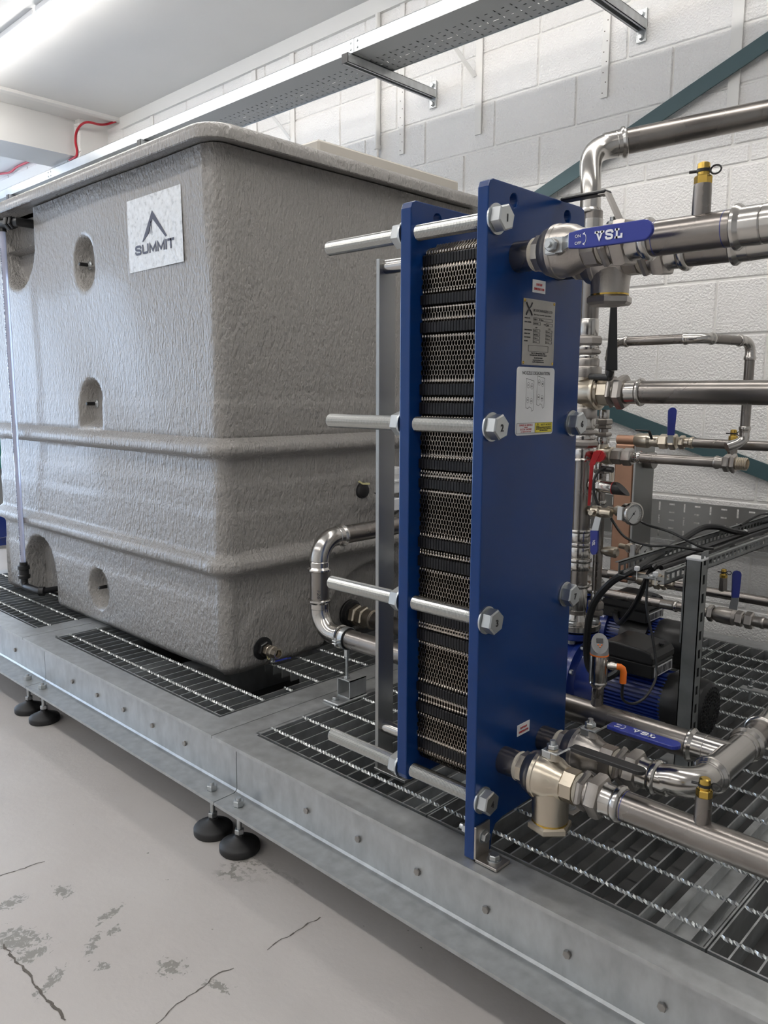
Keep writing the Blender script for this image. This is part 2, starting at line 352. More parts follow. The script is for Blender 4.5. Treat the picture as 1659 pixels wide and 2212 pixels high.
# ================================================================ SKIDS
ZT = .35
def channel_x(x0, x1, y, name, parent, toes=-1, depth=.10):
    """parallel flange channel along X; web at y+.085 (toes towards -y when toes<0)"""
    s = 1 if toes < 0 else -1; f = .010; w = .008
    P = [(0, 0), (.093, 0), (.093, .22)]
    prof = [(0, .22), (0, .21), (.073, .208), (.0795, .206), (.084, .2), (.085, .192), (.085, .03), (.084, .021), (.0795, .015), (.073, .012), (0, .010), (0, 0), (.093, 0), (.093, .22)]
    mb = MB(); mb.prism([(a*s, b) for a, b in prof], (x0, y, ZT-.22), Y, Z, X*(x1-x0)); return mb.build(name, 'galv', parent, angle=25)
def channel_y(y0, y1, x, name, parent, s):
    prof = [(0, .22), (0, .21), (.085, .208), (.085, .012), (0, .010), (0, 0), (.093, 0), (.093, .22)]
    mb = MB(); mb.prism([(a*s, b) for a, b in prof], (x, y0, ZT-.22), X, Z, Y*(y1-y0)); return mb.build(name, 'galv', parent, angle=25)
def hexbolt(p, d, r, h, parent, name, m='zinc', washer=True, top=None):
    mb = MB(); d = Vector(d); p = Vector(p)
    if washer: mb.lathe(p, d, [(0, r*1.25), (r*.18, r*1.25)], 20); p = p+d*r*.18
    mb.hexn(p, p+d*h, r)
    return mb.build(name, m, parent)
def skid(x0, x1, label, bolts, feet):
    t = thing('skid_frame', label, 'steel frame', ((x0+x1)/2, 1.26, 0), 'galvanised skid frames')
    channel_x(x0+.0015, x1-.0015, 1.26, 'front_channel', t)
    channel_x(x0+.0015, x1-.0015, 3.335, 'rear_channel', t, toes=1)
    channel_y(1.353, 3.242, x0+.0015, 'end_channel', t, 1); channel_y(1.353, 3.242, x1-.0015, 'end_channel', t, -1)
    MB().box((x0+.012, 1.36, .150), (x1-.012, 3.24, .1515)).build('shade_sheet', 'under_shade', t, smooth=False)  # added sheet, only there to darken what shows through the grating
    for i in range(1, int((x1-x0)/.65)): channel_y(1.36, 3.24, x0+i*.65, 'cross_channel', t, 1).location.z = -.035
    first = None
    for bx in bolts:
        if first is None: first = hexbolt((bx, 1.345, .207), -Y, .0095, .007, t, 'web_bolt', 'cast', False); first['bx'] = bx
        else: inst(first, 'web_bolt', (bx-first['bx'], 0, 0), t)
    for fx in feet:
        pad = MB().lathe((fx, 1.30, 0), Z, [(0, .057), (.004, .060), (.020, .060), (.024, .057), (.030, .045), (.040, .022), (.046, .014), (.052, .013)], 32).build('foot_pad', 'rubber', t, angle=40)
        MB().cyl((fx, 1.30, .05), (fx, 1.30, .166), .0075, 14).build('threaded_stud', 'zinc', pad)
        MB().hexn((fx, 1.30, .052), (fx, 1.30, .068), .0145).build('lock_nut', 'zinc', pad)
        MB().hexn((fx, 1.30, .1402), (fx, 1.30, .158), .0165).lathe((fx, 1.30, .1402), Z, [(0, .019), (.001, .019)], 20).build('hex_nut', 'zinc', pad)
skid(-4.62, -3.262, 'galvanised channel skid frame at the far left, beyond the tank corner pipe', [-4.4, -4.2, -4.0, -3.78, -3.57, -3.39][:5], (-4.5, -3.338))
skid(-3.262, -1.908, 'galvanised channel skid frame carrying the grey tank', [-3.006, -2.8, -2.597, -2.397, -2.193], (-3.191, -1.975))
skid(-1.908, .62, 'long galvanised channel skid frame carrying the blue heat exchanger', [-1.581, -1.377, -1.172, -.967, -.76, -.556, -.35, -.14], (-1.838, .5))

# gratings: bearing bars along Y every 50 mm, twisted rods along X every 120 mm
rodmesh = {}
def twist_rod(x0, x1, parent, y):
    L = round(x1-x0, 3)
    n = max(4, int(L/.0075)); a = .0042; vs = []; fs = []
    for i in range(n+1):
        t = i*PI/3.2
        for k in range(4):
            c = [(1, 1), (-1, 1), (-1, -1), (1, -1)][k]; yy = c[0]*a*.8; zz = c[1]*a*.8
            vs.append((x0+L*i/n, y+yy*math.cos(t)-zz*math.sin(t), ZT-.0015+yy*math.sin(t)+zz*math.cos(t)))
    for i in range(n):
        for k in range(4): j = (k+1) % 4; fs.append((i*4+k, i*4+j, i*4+4+j, i*4+4+k))
    return MB().add(vs, fs).build('twisted_rod', 'rod', parent, smooth=False)
def grating(x0, x1, label, y0=1.362, y1=3.235, void=None, ymax_rod=9):
    """void: (vx0, vx1, vy0, vy1) area without bars"""
    t = thing('floor_grating', label, 'grating', ((x0+x1)/2, y0, ZT), 'galvanised bar gratings on the skids')
    D = .030
    MB().box((x0, y0, ZT-D), (x1, y0+.004, ZT)).build('edge_bar', 'grating', t, smooth=False)
    MB().box((x0, y1-.004, ZT-D), (x1, y1, ZT)).build('edge_bar', 'grating', t, smooth=False)
    cache = {}
    def bar(x, a, b, nm='bearing_bar'):
        k = (round(a, 3), round(b, 3))
        if k not in cache:
            o = MB().box((x-.0018, a, ZT-D), (x+.0018, b, ZT)).build(nm, 'grating', t, smooth=False); cache[k] = (o, x)
        else: inst(cache[k][0], nm, (x-cache[k][1], 0, 0), t)
    n = int((x1-x0-.004)/.05)
    xs = [x0+.0015]+[x0+.037+.05*i for i in range(n+1) if x0+.037+.05*i < x1-.012]+[x1-.0015]
    for x in xs:
        if void and void[0] < x < void[1]:
            if void[2]-y0 > .02: bar(x, y0+.004, void[2])
            if y1-void[3] > .02: bar(x, void[3], y1-.004)
        else: bar(x, y0+.004, y1-.004)
    first = None; i = 0
    y = y0+.056
    while y < y1-.02:
        segs = [(x0+.003, x1-.003)]
        if void and void[2]-.002 < y < void[3]+.002:
            segs = [(x0+.003, void[0]), (void[1], x1-.003)]
        for a, b in segs:
            if b-a > .03:
                k = (round(a, 3), round(b, 3))
                if k in rodmesh and rodmesh[k][2] is t: inst(rodmesh[k][0], 'twisted_rod', (0, y-rodmesh[k][1], 0), t)
                else: rodmesh[k] = (twist_rod(a, b, t, y), y, t)
        y += .12
    return t
grating(-3.188, -2.012, 'galvanised bar grating in front of and under the grey tank, notched at its corner', void=(-2.9, -2.06, 1.545, 1.76))
grating(-4.52, -3.345, 'galvanised bar grating at the far left beside the black pipe elbow')
grating(-1.829, -1.163, 'galvanised bar grating left of the blue heat exchanger')
grating(-1.159, -.492, 'galvanised bar grating right below the heat exchanger valves')
grating(-.488, .18, 'galvanised bar grating at the right edge, under the near pipe')

# ================================================================ TANK
TX0, TX1, TY0, TY1, TZ0, TZ1 = -4.19, -2.262, 1.563, 2.95, .352, 2.145
def sm(e0, e1, x):
    t = max(0, min(1, (x-e0)/(e1-e0))); return t*t*(3-2*t)
def rib(z, z0, z1):
    return .036*(sm(z0-.006, z0+.012, z))*(1-sm(z1-.030, z1+.004, z))
def pocket(x, z, cx, hw, z0, z1, kind):
    """signed inside-ness 0..1 of a niche; arch = round top + flat bottom, oval = round both"""
    zt = z1-hw; zb = z0+hw if kind == 'oval' else z0
    if z > zt: d = hw-math.hypot(x-cx, z-zt)
    elif z < zb and kind == 'oval': d = hw-math.hypot(x-cx, z-zb)
    else: d = min(hw-abs(x-cx), z-zb if kind != 'open' else 1)
    return d
FP = [(-3.185, .082, 1.765, 1.960, 'oval', .060), (-3.180, .086, 1.212, 1.395, 'arch', .060), (-3.178, .080, .435, .598, 'oval', .060),
      (-3.83, .175, 1.82, 2.6, 'oval', .085), (-3.76, .165, -.1, .665, 'arch', .085)]
SP = [(1.765, .155, -.1, .60, 'arch', -.010), (2.30, .27, -.1, .66, 'arch', .045)]
def disp(face, c, z):
    d = rib(z, .722, .790)+rib(z, 1.128, 1.195)
    d += .004*math.sin(z*3+c*2)+.003*math.sin(c*7+z*5)
    d += .005*(1-sm(1.025+.004*math.sin(c*9), 1.04+.004*math.sin(c*9), z))+.004*(1-sm(.925+.006*math.sin(c*6), .945+.006*math.sin(c*6), z))-.009*(1-sm(.70, .72, z))
    if z < .70: d += .004*(1-sm(.60, .625, z))
    if z > 1.2: d += .004*(1-sm(1.30, 1.33, z))
    if face == 'f':
        for cx, hw, z0, z1, k, dep in FP:
            q = pocket(c, z, cx, hw, z0, z1, k)
            if q > -.012: d -= dep*sm(-.012, .022, q)
    if face == 's':
        for cx, hw, z0, z1, k, dep in SP:
            q = pocket(c, z, cx, hw, z0, z1, k)
            if q > -.012: d -= dep*sm(-.012, .022, q)
        q = .085-math.hypot(c-2.225, z-.965)
        if q > -.01: d += .006*sm(-.006, .004, q)
    return d
def tank_shell():
    cols = []; r = .045
    def line(a, b, nrm, face, step):
        a = Vector(a); b = Vector(b); n = max(1, int((b-a).length/step))
        for i in range(n): p = a.lerp(b, i/n); cols.append((p, Vector(nrm), face, p.x if face == 'f' else p.y))
    def corner(cx, cy, a0):
        for i in range(6): t = a0+PI/2*i/6; cols.append((Vector((cx+r*math.cos(t), cy+r*math.sin(t), 0)), Vector((math.cos(t), math.sin(t), 0)), 'c', 0))
    line((TX0+r, TY0, 0), (TX1-r, TY0, 0), (0, -1, 0), 'f', .0105); corner(TX1-r, TY0+r, -PI/2)
    line((TX1, TY0+r, 0), (TX1, TY1-r, 0), (1, 0, 0), 's', .0115); corner(TX1-r, TY1-r, 0)
    line((TX1-r, TY1, 0), (TX0+r, TY1, 0), (0, 1, 0), 'b', .3); corner(TX0+r, TY1-r, PI/2)
    line((TX0, TY1-r, 0), (TX0, TY0+r, 0), (-1, 0, 0), 'l', .3); corner(TX0+r, TY0+r, PI)
    nz = 168; vs = []; fs = []; n = len(cols)
    for k in range(nz+1):
        z = TZ0+(TZ1-TZ0)*k/nz
        edge = -.03*(1-sm(TZ0, TZ0+.03, z))
        for p, nr, f, c in cols:
            q = p+nr*(disp(f, c, z)+edge); vs.append((q.x, q.y, z))
    for k in range(nz):
        for i in range(n): j = (i+1) % n; fs.append((k*n+i, k*n+j, k*n+n+j, k*n+n+i))
    fs.append(tuple(range(n-1, -1, -1)))
    return MB().add(vs, fs)
tank = thing('grey_tank', 'large grey fibreglass tank with two ribs and niches, on the skid', 'tank', ((TX0+TX1)/2, TY0, TZ0))
sh = tank_shell().build('tank_body', 'frp', tank, angle=60)
# top flange with drooped rounded lip
OV = .068
def ring(z, o, r): 
    pts = []
    for cx, cy, a0 in ((TX1, TY0, -PI/2), (TX1, TY1, 0), (TX0, TY1, PI/2), (TX0, TY0, PI)):
        sx = 1 if cx == TX1 else -1; sy = 1 if cy == TY1 else -1
        for i in range(7):
            t = a0+PI/2*i/6; pts.append((cx+sx*(o-r)+r*math.cos(t), cy+sy*(o-r)+r*math.sin(t), z))
    return pts
mb = MB(); prof = [(2.150, -.06), (2.150, .0), (2.140, OV-.012), (2.137, OV-.004), (2.140, OV), (2.165, OV+.001), (2.178, OV-.004), (2.188, OV-.014), (2.193, OV-.03), (2.195, -.06)]
vs = []; fs = []
for z, o in prof: vs += ring(z, o, .075+o*.3)
n = 28
for k in range(len(prof)-1):
    for i in range(n): j = (i+1) % n; fs.append((k*n+i, k*n+j, k*n+n+j, k*n+n+i))
fs.append(tuple(range((len(prof)-1)*n, len(prof)*n)))
mb.add(vs, fs).build('top_flange', 'frp', tank, angle=50)
# sticker with logo
st = MB().prism([(-2.812, 1.785), (-2.447, 1.790), (-2.452, 2.042), (-2.814, 2.040)], (0, 1.5605, 0), X, Z, Y*-.0012).build('sticker', 'patch', tank, smooth=False)
yy = 1.5583
def poly(pts, y, m, par, name): return MB().prism(pts, (0, y, 0), X, Z, Y*-.0006).build(name, m, par, smooth=False)
ax, az = -2.638, 1.984
poly([(ax, az), (ax+.092, 1.888), (ax+.082, 1.885), (ax+.001, az-.028)], yy, 'navy', st, 'logo_peak')
poly([(ax, az), (ax+.001, az-.028), (ax-.012, az-.045), (ax-.026, az-.073), (ax-.066, 1.887), (ax-.074, 1.885)], yy, 'navy', st, 'logo_peak')
for dx, zt, zb in ((-.010, az-.035, 1.900), (-.020, az-.055, 1.904), (-.031, az-.070, 1.908)):
    poly([(ax+dx-.004, zt), (ax+dx+.002, zt), (ax+dx+.005, zb)], yy, 'navy', st, 'logo_streak')
stroke_text('SUMMIT', (-2.764, yy, 1.842), X, Z, .262, .034, .0078, 'navy', st)
# plugs in the three small niches
for qx, qy in ((195, 573), (210, 872), (236, 1266)):
    yb = 1.621; _p = at(qx, qy, 1, yb); x, z = _p.x, _p.z
    b = MB().lathe((x, yb, z), -Y, [(0, .017), (.004, .018), (.007, .011), (.012, .009)], 20).build('level_probe', 'zinc', tank)
    MB().lathe((x, yb-.010, z), -Y, [(0, .0075), (.035, .0075), (.038, .005)], 14).build('probe_tip', 'black', b)
MB().lathe((-2.2535, 2.225, .965), X, [(0, .083), (.003, .083)], 40).build('pad_disc', 'frp_s', tank)
# lid over the hatch
lid = thing('hatch_lid', 'beige flat hatch lid on top of the grey tank', 'lid', (-2.7, 2.4, 2.195))
MB().bbox((-3.1, 2.045, 2.214), (-2.300, 2.86, 2.262), .008).build('lid_panel', 'beige', lid)
MB().bbox((-3.08, 2.06, 2.1955), (-2.32, 2.85, 2.214), .004).build('lid_seal', 'black', lid)
for y in (2.10, 2.80): MB().cyl((-2.33, y, 2.262), (-2.33, y, 2.274), .005, 10).hexn((-2.33, y, 2.262), (-2.33, y, 2.267), .008).build('lid_bolt', 'zinc', lid)

# sight tube with black fittings
sg = thing('level_sight_tube', 'clear vertical sight tube with black elbow fittings on the tank front', 'pipe', (-3.815, 1.5, .4))
MB().cyl((-3.815, 1.5, .52), (-3.815, 1.5, 1.03), .0125, 24).build('clear_tube', 'clear', sg)
MB().cyl((-3.815, 1.5, 1.03), (-3.815, 1.5, 2.06), .0135, 24).build('clear_tube', 'clear', sg)
text('1120804   AS (GS) Made in  Factory and Control', .011, (-3.807, 1.4865, .56), Z, -X, 'navy', sg, width=.40)
text('IPEX INC   Declared 3/4" (20mm) 105 SCH 40 PVC ASTM D1785 290 PSI @ 73F NSF-61-C  C-A40115SDRH', .011, (-3.807, 1.4855, 1.06), Z, -X, 'navy', sg, width=.92)
mb = MB(); mb.tube([(-3.815, 1.5, .475)]+arc((-3.795, 1.5, .452), -X, -Z, .022, 5)+[(-3.66, 1.505, .430), (-3.648, 1.51, .430)], .0165, 18)
mb.build('black_elbow', 'black', sg)
MB().lathe((-3.815, 1.5, .465), Z, [(0, .018), (.004, .027), (.018, .028), (.022, .023), (.045, .023), (.049, .028), (.064, .027), (.068, .019), (.082, .018)], 20).build('union_nut', 'black', sg)
MB().cyl((-3.66, 1.505, .430), (-3.645, 1.52, .430), .022, 18).cyl((-3.655, 1.52, .430), (-3.655, 1.65, .430), .013, 14).build('tank_connector', 'black', sg)
mb = MB(); mb.tube([(-3.815, 1.5, 2.055), (-3.815, 1.5, 2.075), (-3.80, 1.5, 2.085), (-3.70, 1.52, 2.085), (-3.69, 1.66, 2.085)], .019, 16); mb.build('black_elbow', 'black', sg)
MB().hexn((-3.765, 1.507, 2.085), (-3.74, 1.512, 2.085), .031).hexn((-3.735, 1.512, 2.085), (-3.72, 1.516, 2.085), .027).build('union_nut', 'black', sg)

# ================================================================ PLATE HEAT EXCHANGER
hx = thing('plate_heat_exchanger', 'tall blue plate heat exchanger with stacked plates between two bolted end plates', 'heat exchanger', (-.976, 1.466, ZT))
YA, YB, YC = 1.287, 1.645, 1.466
def plate_poly(foot):
    r = .016
    P = [(YA+r, 1.757), (YA+r*.3, 1.757-r*.3), (YA, 1.757-r)]
    if foot:
        P += [(YA, .352), (YA+.062, .352), (YA+.066, .385), (YA+.078, .405), (YA+.105, .412), (YB-.105, .412), (YB-.078, .405), (YB-.066, .385), (YB-.062, .352), (YB, .352)]
    else:
        P += [(YA, .462+r), (YA+r*.3, .462+r*.3), (YA+r, .462), (YB-r, .462), (YB-r*.3, .462+r*.3), (YB, .462+r)]
        P = [(a, b-.010 if b > 1.7 else b) for a, b in P]
    P += [(YB, 1.757-r-(0 if foot else .01)), (YB-r*.3, 1.757-r*.3-(0 if foot else .01)), (YB-r, 1.757-(0 if foot else .01))]
    return P
import bmesh
def drilled_plate(x0, x1, foot, name):
    """plate with two lifting holes, built as outline with hole bridges via bmesh triangle fill"""
    P = plate_poly(foot); bm = bmesh.new(); loops = [P]
    for cy in (1.372, 1.572):
        loops.append([(cy+.013*math.cos(2*PI*i/20), 1.728-(0 if foot else .01)+.013*math.sin(2*PI*i/20)) for i in range(20)])
    allv = []
    for L in loops:
        vv = [bm.verts.new((x1, a, b)) for a, b in L]; allv.append(vv)
        for i in range(len(vv)): bm.edges.new((vv[i], vv[(i+1) % len(vv)]))
    bmesh.ops.triangle_fill(bm, use_beauty=True, edges=bm.edges[:])
    ext = bmesh.ops.extrude_face_region(bm, geom=bm.faces[:])
    for v in [g for g in ext['geom'] if isinstance(g, bmesh.types.BMVert)]: v.co.x = x0
    bmesh.ops.recalc_face_normals(bm, faces=bm.faces)
    me = bpy.data.meshes.new(name); off = Vector(hx['_o'])
    for v in bm.verts: v.co -= off
    bm.to_mesh(me); bm.free(); me.materials.append(M['blue'])
    o = bpy.data.objects.new(name, me); COL.objects.link(o); o.parent = hx; o['_o'] = tuple(off)
    md = o.modifiers.new('bevel', 'BEVEL'); md.width = .0022; md.segments = 2; md.limit_method = 'ANGLE'; md.angle_limit = math.radians(50)
    return o
fp = drilled_plate(-.989, -.963, True, 'front_plate')
bp = drilled_plate(-1.190, -1.161, False, 'pressure_plate')
# plates of the pack: honeycomb edges, with black gasket blocks in bands
PX0, PX1, NP = -1.1595, -.9905, 44
BANDS = [(1.616, 1.638), (1.534, 1.556), (1.476, 1.499), (1.345, 1.370), (1.304, 1.330), (1.186, 1.208), (1.143, 1.165), (1.010, 1.034), (.967, .992), (.843, .867), (.798, .823), (.676, .698), (.628, .650), (.538, .562)]
p = (PX1-PX0)/NP; PH = .0100
PYA, PYB = 1.322, 1.610
def inband(z): return any(a-.002 < z < b+.002 for a, b in BANDS)
def edgeband(z): return any(a-.012 < z < a-.002 or b+.002 < z < b+.012 for a, b in BANDS)
def plate_mesh(sgn):
    """zig-zag sheet in z, amplitude in x; corners of the sheet rounded by drawing the edge back"""
    z0, z1 = .498, 1.660; zs = []; z = z0; k = 0
    pts = []
    while z < z1:
        a = p*.46*(1 if k % 2 else -1)*sgn
        if inband(z): a = p*.3*sgn
        pts.append((z+.0018, a)); pts.append((z+PH-.0018, a)); z += PH; k += 1
    vs = []; fs = []
    for z, a in pts:
        b = 0
        if z > 1.615: q = (z-1.615)/.045; b = .045*(1-math.sqrt(max(0, 1-q*q)))
        if z < .543: q = (.543-z)/.045; b = .045*(1-math.sqrt(max(0, 1-q*q)))
        th = .0012 if edgeband(z) else .00055
        yy0 = PYA+b+(.003 if inband(z) else 0)
        vs += [(a-th, yy0, z), (a+th, yy0, z), (a+th, PYB-b, z), (a-th, PYB-b, z)]
    n = len(pts)
    for i in range(n-1):
        for k in range(4): j = (k+1) % 4; fs.append((i*4+k, i*4+j, i*4+4+j, i*4+4+k))
    return vs, fs
pm = [None, None]
for i in range(NP):
    x = PX0+p*(i+.5); s = i % 2
    if pm[s] is None:
        vs, fs = plate_mesh(1 if s else -1); o = MB().add([(a+x, b, c) for a, b, c in vs], fs).build('exchanger_plate', 'plate', hx, smooth=False); pm[s] = (o, x)
    else: inst(pm[s][0], 'exchanger_plate', (x-pm[s][1], 0, 0), hx)
g0 = None
for i in range(NP//2):
    x = PX0+p*(2*i+1)
    if g0 is None:
        prof = []; 
        for a, b in sorted(BANDS):
            bk = .006 if a > 1.6 or a < .55 else 0; w = p*.80; c = .0016
            prof += [(a-.0005, p*.1, PYA+.030), (a, w-c, PYA-.003+bk), (a+c, w, PYA-.005+bk), (b-c, w, PYA-.005+bk), (b, w-c, PYA-.003+bk), (b+.0005, p*.1, PYA+.030)]
        vs = []; fs = []
        for z, w, y0_ in prof: vs += [(x-w, y0_, z), (x+w, y0_, z), (x+w, PYA+.05, z), (x-w, PYA+.05, z)]
        for i_ in range(len(prof)-1):
            for k in range(4): j = (k+1) % 4; fs.append((i_*4+k, i_*4+j, i_*4+4+j, i_*4+4+k))
        fs += [(3, 2, 1, 0), tuple(len(vs)-4+k for k in range(4))]; mb = MB().add(vs, fs)
        g0 = (mb.build('gasket', 'gasket', hx), x)
    else: inst(g0[0], 'gasket', (x-g0[1], 0, 0), hx)
# bright crimps at the band edges: one strip per band edge, joined small pieces
mb = MB()
for a, b in BANDS:
    for zz in (a-.0085, b+.0025):
        for i in range(NP//2):
            x = PX0+p*(2*i+1); bk = .012 if zz > 1.63 else (.006 if zz < .54 else 0)
            mb.bbox((x-p*.52, PYA-.0015+bk, zz), (x+p*.52, PYA+.008, zz+.006), .0018)
o = mb.build('plate_crimps', 'crimp', hx); o['kind'] = 'stuff'
MB().box((PX0-.001, PYA+.013, .53), (PX1+.001, PYB-.03, 1.62)).build('pack_shade', 'void', hx, smooth=False)  # dark block standing for the shade deep between the plates
# tie bolts
def thread(a, b, r, parent, name='threaded_rod', pitch=.0038):
    L = abs(b-a); n = int(L/pitch); pr = []
    for i in range(n): pr += [(i*L/n, r*.925), ((i+.5)*L/n, r)]
    pr.append((L, r*.90))
    return pr
rodo = None; zl = (1.683, 1.283, .883, .483)
for j, (yb, zs_) in enumerate(((1.312, zl), (1.620, zl))):
    for i, z in enumerate(zs_):
        if rodo is None:
            rp = MB().lathe((-1.440, yb, z), X, thread(0, .475, .0165, hx), 20).build('threaded_rod', 'rodsteel', hx, angle=15)
            nt_ = MB().hexn((-1.222, yb, z), (-1.196, yb, z), .0275).lathe((-1.197, yb, z), X, [(0, .029), (.005, .029)], 24).build('hex_nut', 'zinc', hx)
            hd = MB().lathe((-.963, yb, z), X, [(0, .0290), (.004, .0295), (.0045, .026)], 32).hexn((-.959, yb, z), (-.935, yb, z), .0265, .08).build('bolt_head', 'zinc', hx)
            rodo = (rp, nt_, hd, yb, z)
        else:
            d = (0, yb-rodo[3], z-rodo[4])
            rp = inst(rodo[0], 'threaded_rod', d, hx); nt_ = inst(rodo[1], 'hex_nut', d, hx); hd = inst(rodo[2], 'bolt_head', d, hx); 
        hd['_o'] = tuple(Vector(hx['_o'])+Vector(hd.location))
        num = {(0, 0): '1', (0, 1): '2', (0, 2): '3', (0, 3): '4', (1, 1): '6', (1, 2): '7'}.get((j, i))
        if num: text(num, .020, (-.9345, yb-.005, z-.008), Y, Z, 'ink', hd, 'bolt_number', bold=.0004)
# carrying bars and rear support column
for z in (1.655, .470):
    zc = z
    MB().cyl((-1.400, 1.466, zc), (-1.19, 1.466, zc), .0175, 24).build('carrying_bar', 'fitting', hx)
    MB().hexn((-1.425, 1.466, zc), (-1.412, 1.466, zc), .014).build('bar_bolt', 'zinc', hx)
col = MB().bbox((-1.412, 1.440, .392), (-1.400, 1.498, 1.672), .001).build('support_column', 'steel', hx)
MB().bbox((-1.412, 1.436, .352), (-1.30, 1.500, .360), .001).bbox((-1.412, 1.440, .352), (-1.402, 1.498, .40), .001).build('column_foot', 'steel', hx)
# angle bracket and bolts at the foot
for y0 in (1.286, 1.594):
    MB().bbox((-.9625, y0, .3515), (-.957, y0+.050, .430), .0008).bbox((-.9625, y0, .3515), (-.902, y0+.050, .358), .0008).build('foot_bracket', 'cast', hx)
    hexbolt((-.957, y0+.026, .402), X, .0125, .010, hx, 'bracket_bolt'); hexbolt((-.928, y0+.027, .358), Z, .0125, .011, hx, 'bracket_bolt')
MB().hexn((-1.008, 1.312, .402), (-.989, 1.312, .402), .0125).cyl((-1.018, 1.312, .402), (-1.005, 1.312, .402), .007, 12).build('bracket_nut', 'zinc', hx)
# plates, stickers and writing on the front plate  (u = +Y, v = +Z, facing +X)
fx = -.9627
def card(y0, y1, z0, z1, m, name, r=.001, th=.0012, par=hx, x=fx):
    P = []
    for cy, cz, a0 in ((y1-r, z1-r, 0), (y0+r, z1-r, PI/2), (y0+r, z0+r, PI), (y1-r, z0+r, 1.5*PI)):
        for i in range(5): t = a0+PI/2*i/4; P.append((cy+r*math.cos(t), cz+r*math.sin(t)))
    return MB().prism(P, (x, 0, 0), Y, Z, X*th).build(name, m, par, smooth=False)
nm = card(1.413, 1.533, 1.409, 1.544, 'label_s', 'nameplate')
tx = fx+.0015
def T(s, size, y, z, par, m='ink', bold=0, width=None, align='LEFT'): return text(s, size, (tx, y, z), Y, Z, m, par, bold=bold, width=width, align=align, th=.0001)
def frame(y0, y1, z0, z1, par, m='ink', t=.0006):
    mb = MB()
    for a, b, c, d in ((y0, y1, z0, z0+t), (y0, y1, z1-t, z1), (y0, y0+t, z0, z1), (y1-t, y1, z0, z1)): mb.box((tx, a, c), (tx+.0003, b, d))
    return mb.build('printed_frame', m, par, smooth=False)
MB().tube([(tx, 1.423, 1.536), (tx, 1.428, 1.529), (tx, 1.4335, 1.5235), (tx, 1.428, 1.518), (tx, 1.423, 1.511)], .0018, 6).tube([(tx, 1.4445, 1.536), (tx, 1.440, 1.529), (tx, 1.4335, 1.5235), (tx, 1.440, 1.518), (tx, 1.4445, 1.511)], .0018, 6).build('printed_emblem', 'ink', nm)
T('UK EXCHANGERS LTD', .0078, 1.448, 1.519, nm, width=.074); T('the heat transfer specialists', .0042, 1.452, 1.512, nm, width=.066)
T('MODEL TYPE', .0034, 1.418, 1.5035, nm, bold=.0001); frame(1.451, 1.524, 1.5005, 1.507, nm); T('UKE-4      01 Plates', .0044, 1.453, 1.502, nm, bold=.0001)
T('SERIAL NUMBER', .0034, 1.418, 1.4955, nm, bold=.0001); frame(1.451, 1.477, 1.492, 1.4985, nm); T('0-003032', .0044, 1.453, 1.4935, nm); T('YEAR', .0034, 1.490, 1.4935, nm); frame(1.499, 1.524, 1.491, 1.4975, nm); T('2025', .0044, 1.502, 1.4925, nm)
T('HOT', .0034, 1.459, 1.4855, nm); T('COLD', .0034, 1.507, 1.4855, nm)
for i, (l, a) in enumerate((('DESIGN PRESSURE', '10 Bar G'), ('DESIGN TEMP', '100 Deg C'), ('TEST PRESSURE', '14 Bar G'), ('VOLUME', '7.0  Ltr'))):
    z = 1.4785-.0075*i; T(l, .0034, 1.418, z+.001, nm, bold=.0001); frame(1.451, 1.476, z-.001, z+.005, nm); frame(1.499, 1.523, z-.001, z+.005, nm); T(a, .0040, 1.453, z+.0003, nm); T(a, .0040, 1.501, z+.0003, nm)
frame(1.434, 1.510, 1.437, 1.450, nm)
for s, z in (('Unit 12, Ollsmend Road, Olney', 1.4325), ('Buckinghamshire, MK46 5EA, England', 1.4285), ('TEL 01234 244300', 1.4225), ('www.ukexchangers.com', 1.4185), ('email: sales@ukexltd.com', 1.4145)): T(s, .0042, 1.473, z, nm, bold=.0001, align='CENTER')
for y, z in ((1.4175, 1.5395), (1.5285, 1.5395), (1.4175, 1.4135), (1.5285, 1.4135)): MB().lathe((fx, y, z), X, [(0, .0035), (.002, .003), (.003, .0015)], 10).build('rivet', 'brass', nm)
nd = card(1.3965, 1.5395, 1.262, 1.4045, 'label_w', 'nozzle_card', r=.008)
T('NOZZLE DESIGNATION', .0098, 1.468, 1.389, nd, width=.104, align='CENTER')
def outline(P, par, w=.0007):
    mb = MB(); 
    for (a, b), (c, d) in zip(P, P[1:]+P[:1]):
        q = Vector((0, c-a, d-b)); q.normalize(); nn = Vector((0, -q.z, q.y))*w*.5; A = Vector((tx, a, b)); B_ = Vector((tx, c, d))
        mb.add([A-nn, B_-nn, B_+nn, A+nn], [(0, 1, 2, 3)])
    return mb.build('printed_outline', 'ink', par, smooth=False)
def circ(y, z, r): return [(y+r*math.cos(2*PI*i/16), z+r*1.25*math.sin(2*PI*i/16)) for i in range(16)]
for dy, dz, names in ((0, 0, ('F1', 'F2', 'F4', 'F3')), (.041, .006, ('B1', 'B2', 'B4', 'B3'))):
    outline([(1.431+dy, 1.381+dz), (1.460+dy, 1.376+dz), (1.460+dy, 1.315+dz), (1.454+dy, 1.312+dz), (1.452+dy, 1.319+dz), (1.444+dy, 1.322+dz), (1.440+dy, 1.318+dz), (1.431+dy, 1.320+dz)], nd)
    for (yy_, zz_), s in zip(((1.439, 1.367), (1.4525, 1.3645), (1.438, 1.336), (1.4515, 1.3335)), names):
        outline(circ(yy_+dy, zz_+dz, .0048), nd, .0005); T(s, .0052, yy_+dy, zz_+dz-.0018, nd, align='CENTER')
sv = card(1.3985, 1.5345, 1.266, 1.288, 'label_w', 'service_strip', r=.003, par=nd, x=fx+.0010)
card(1.467, 1.534, 1.2665, 1.2875, 'yellow', 'yellow_notice', r=.0025, par=nd, x=fx+.0013)
tx = fx+.0027
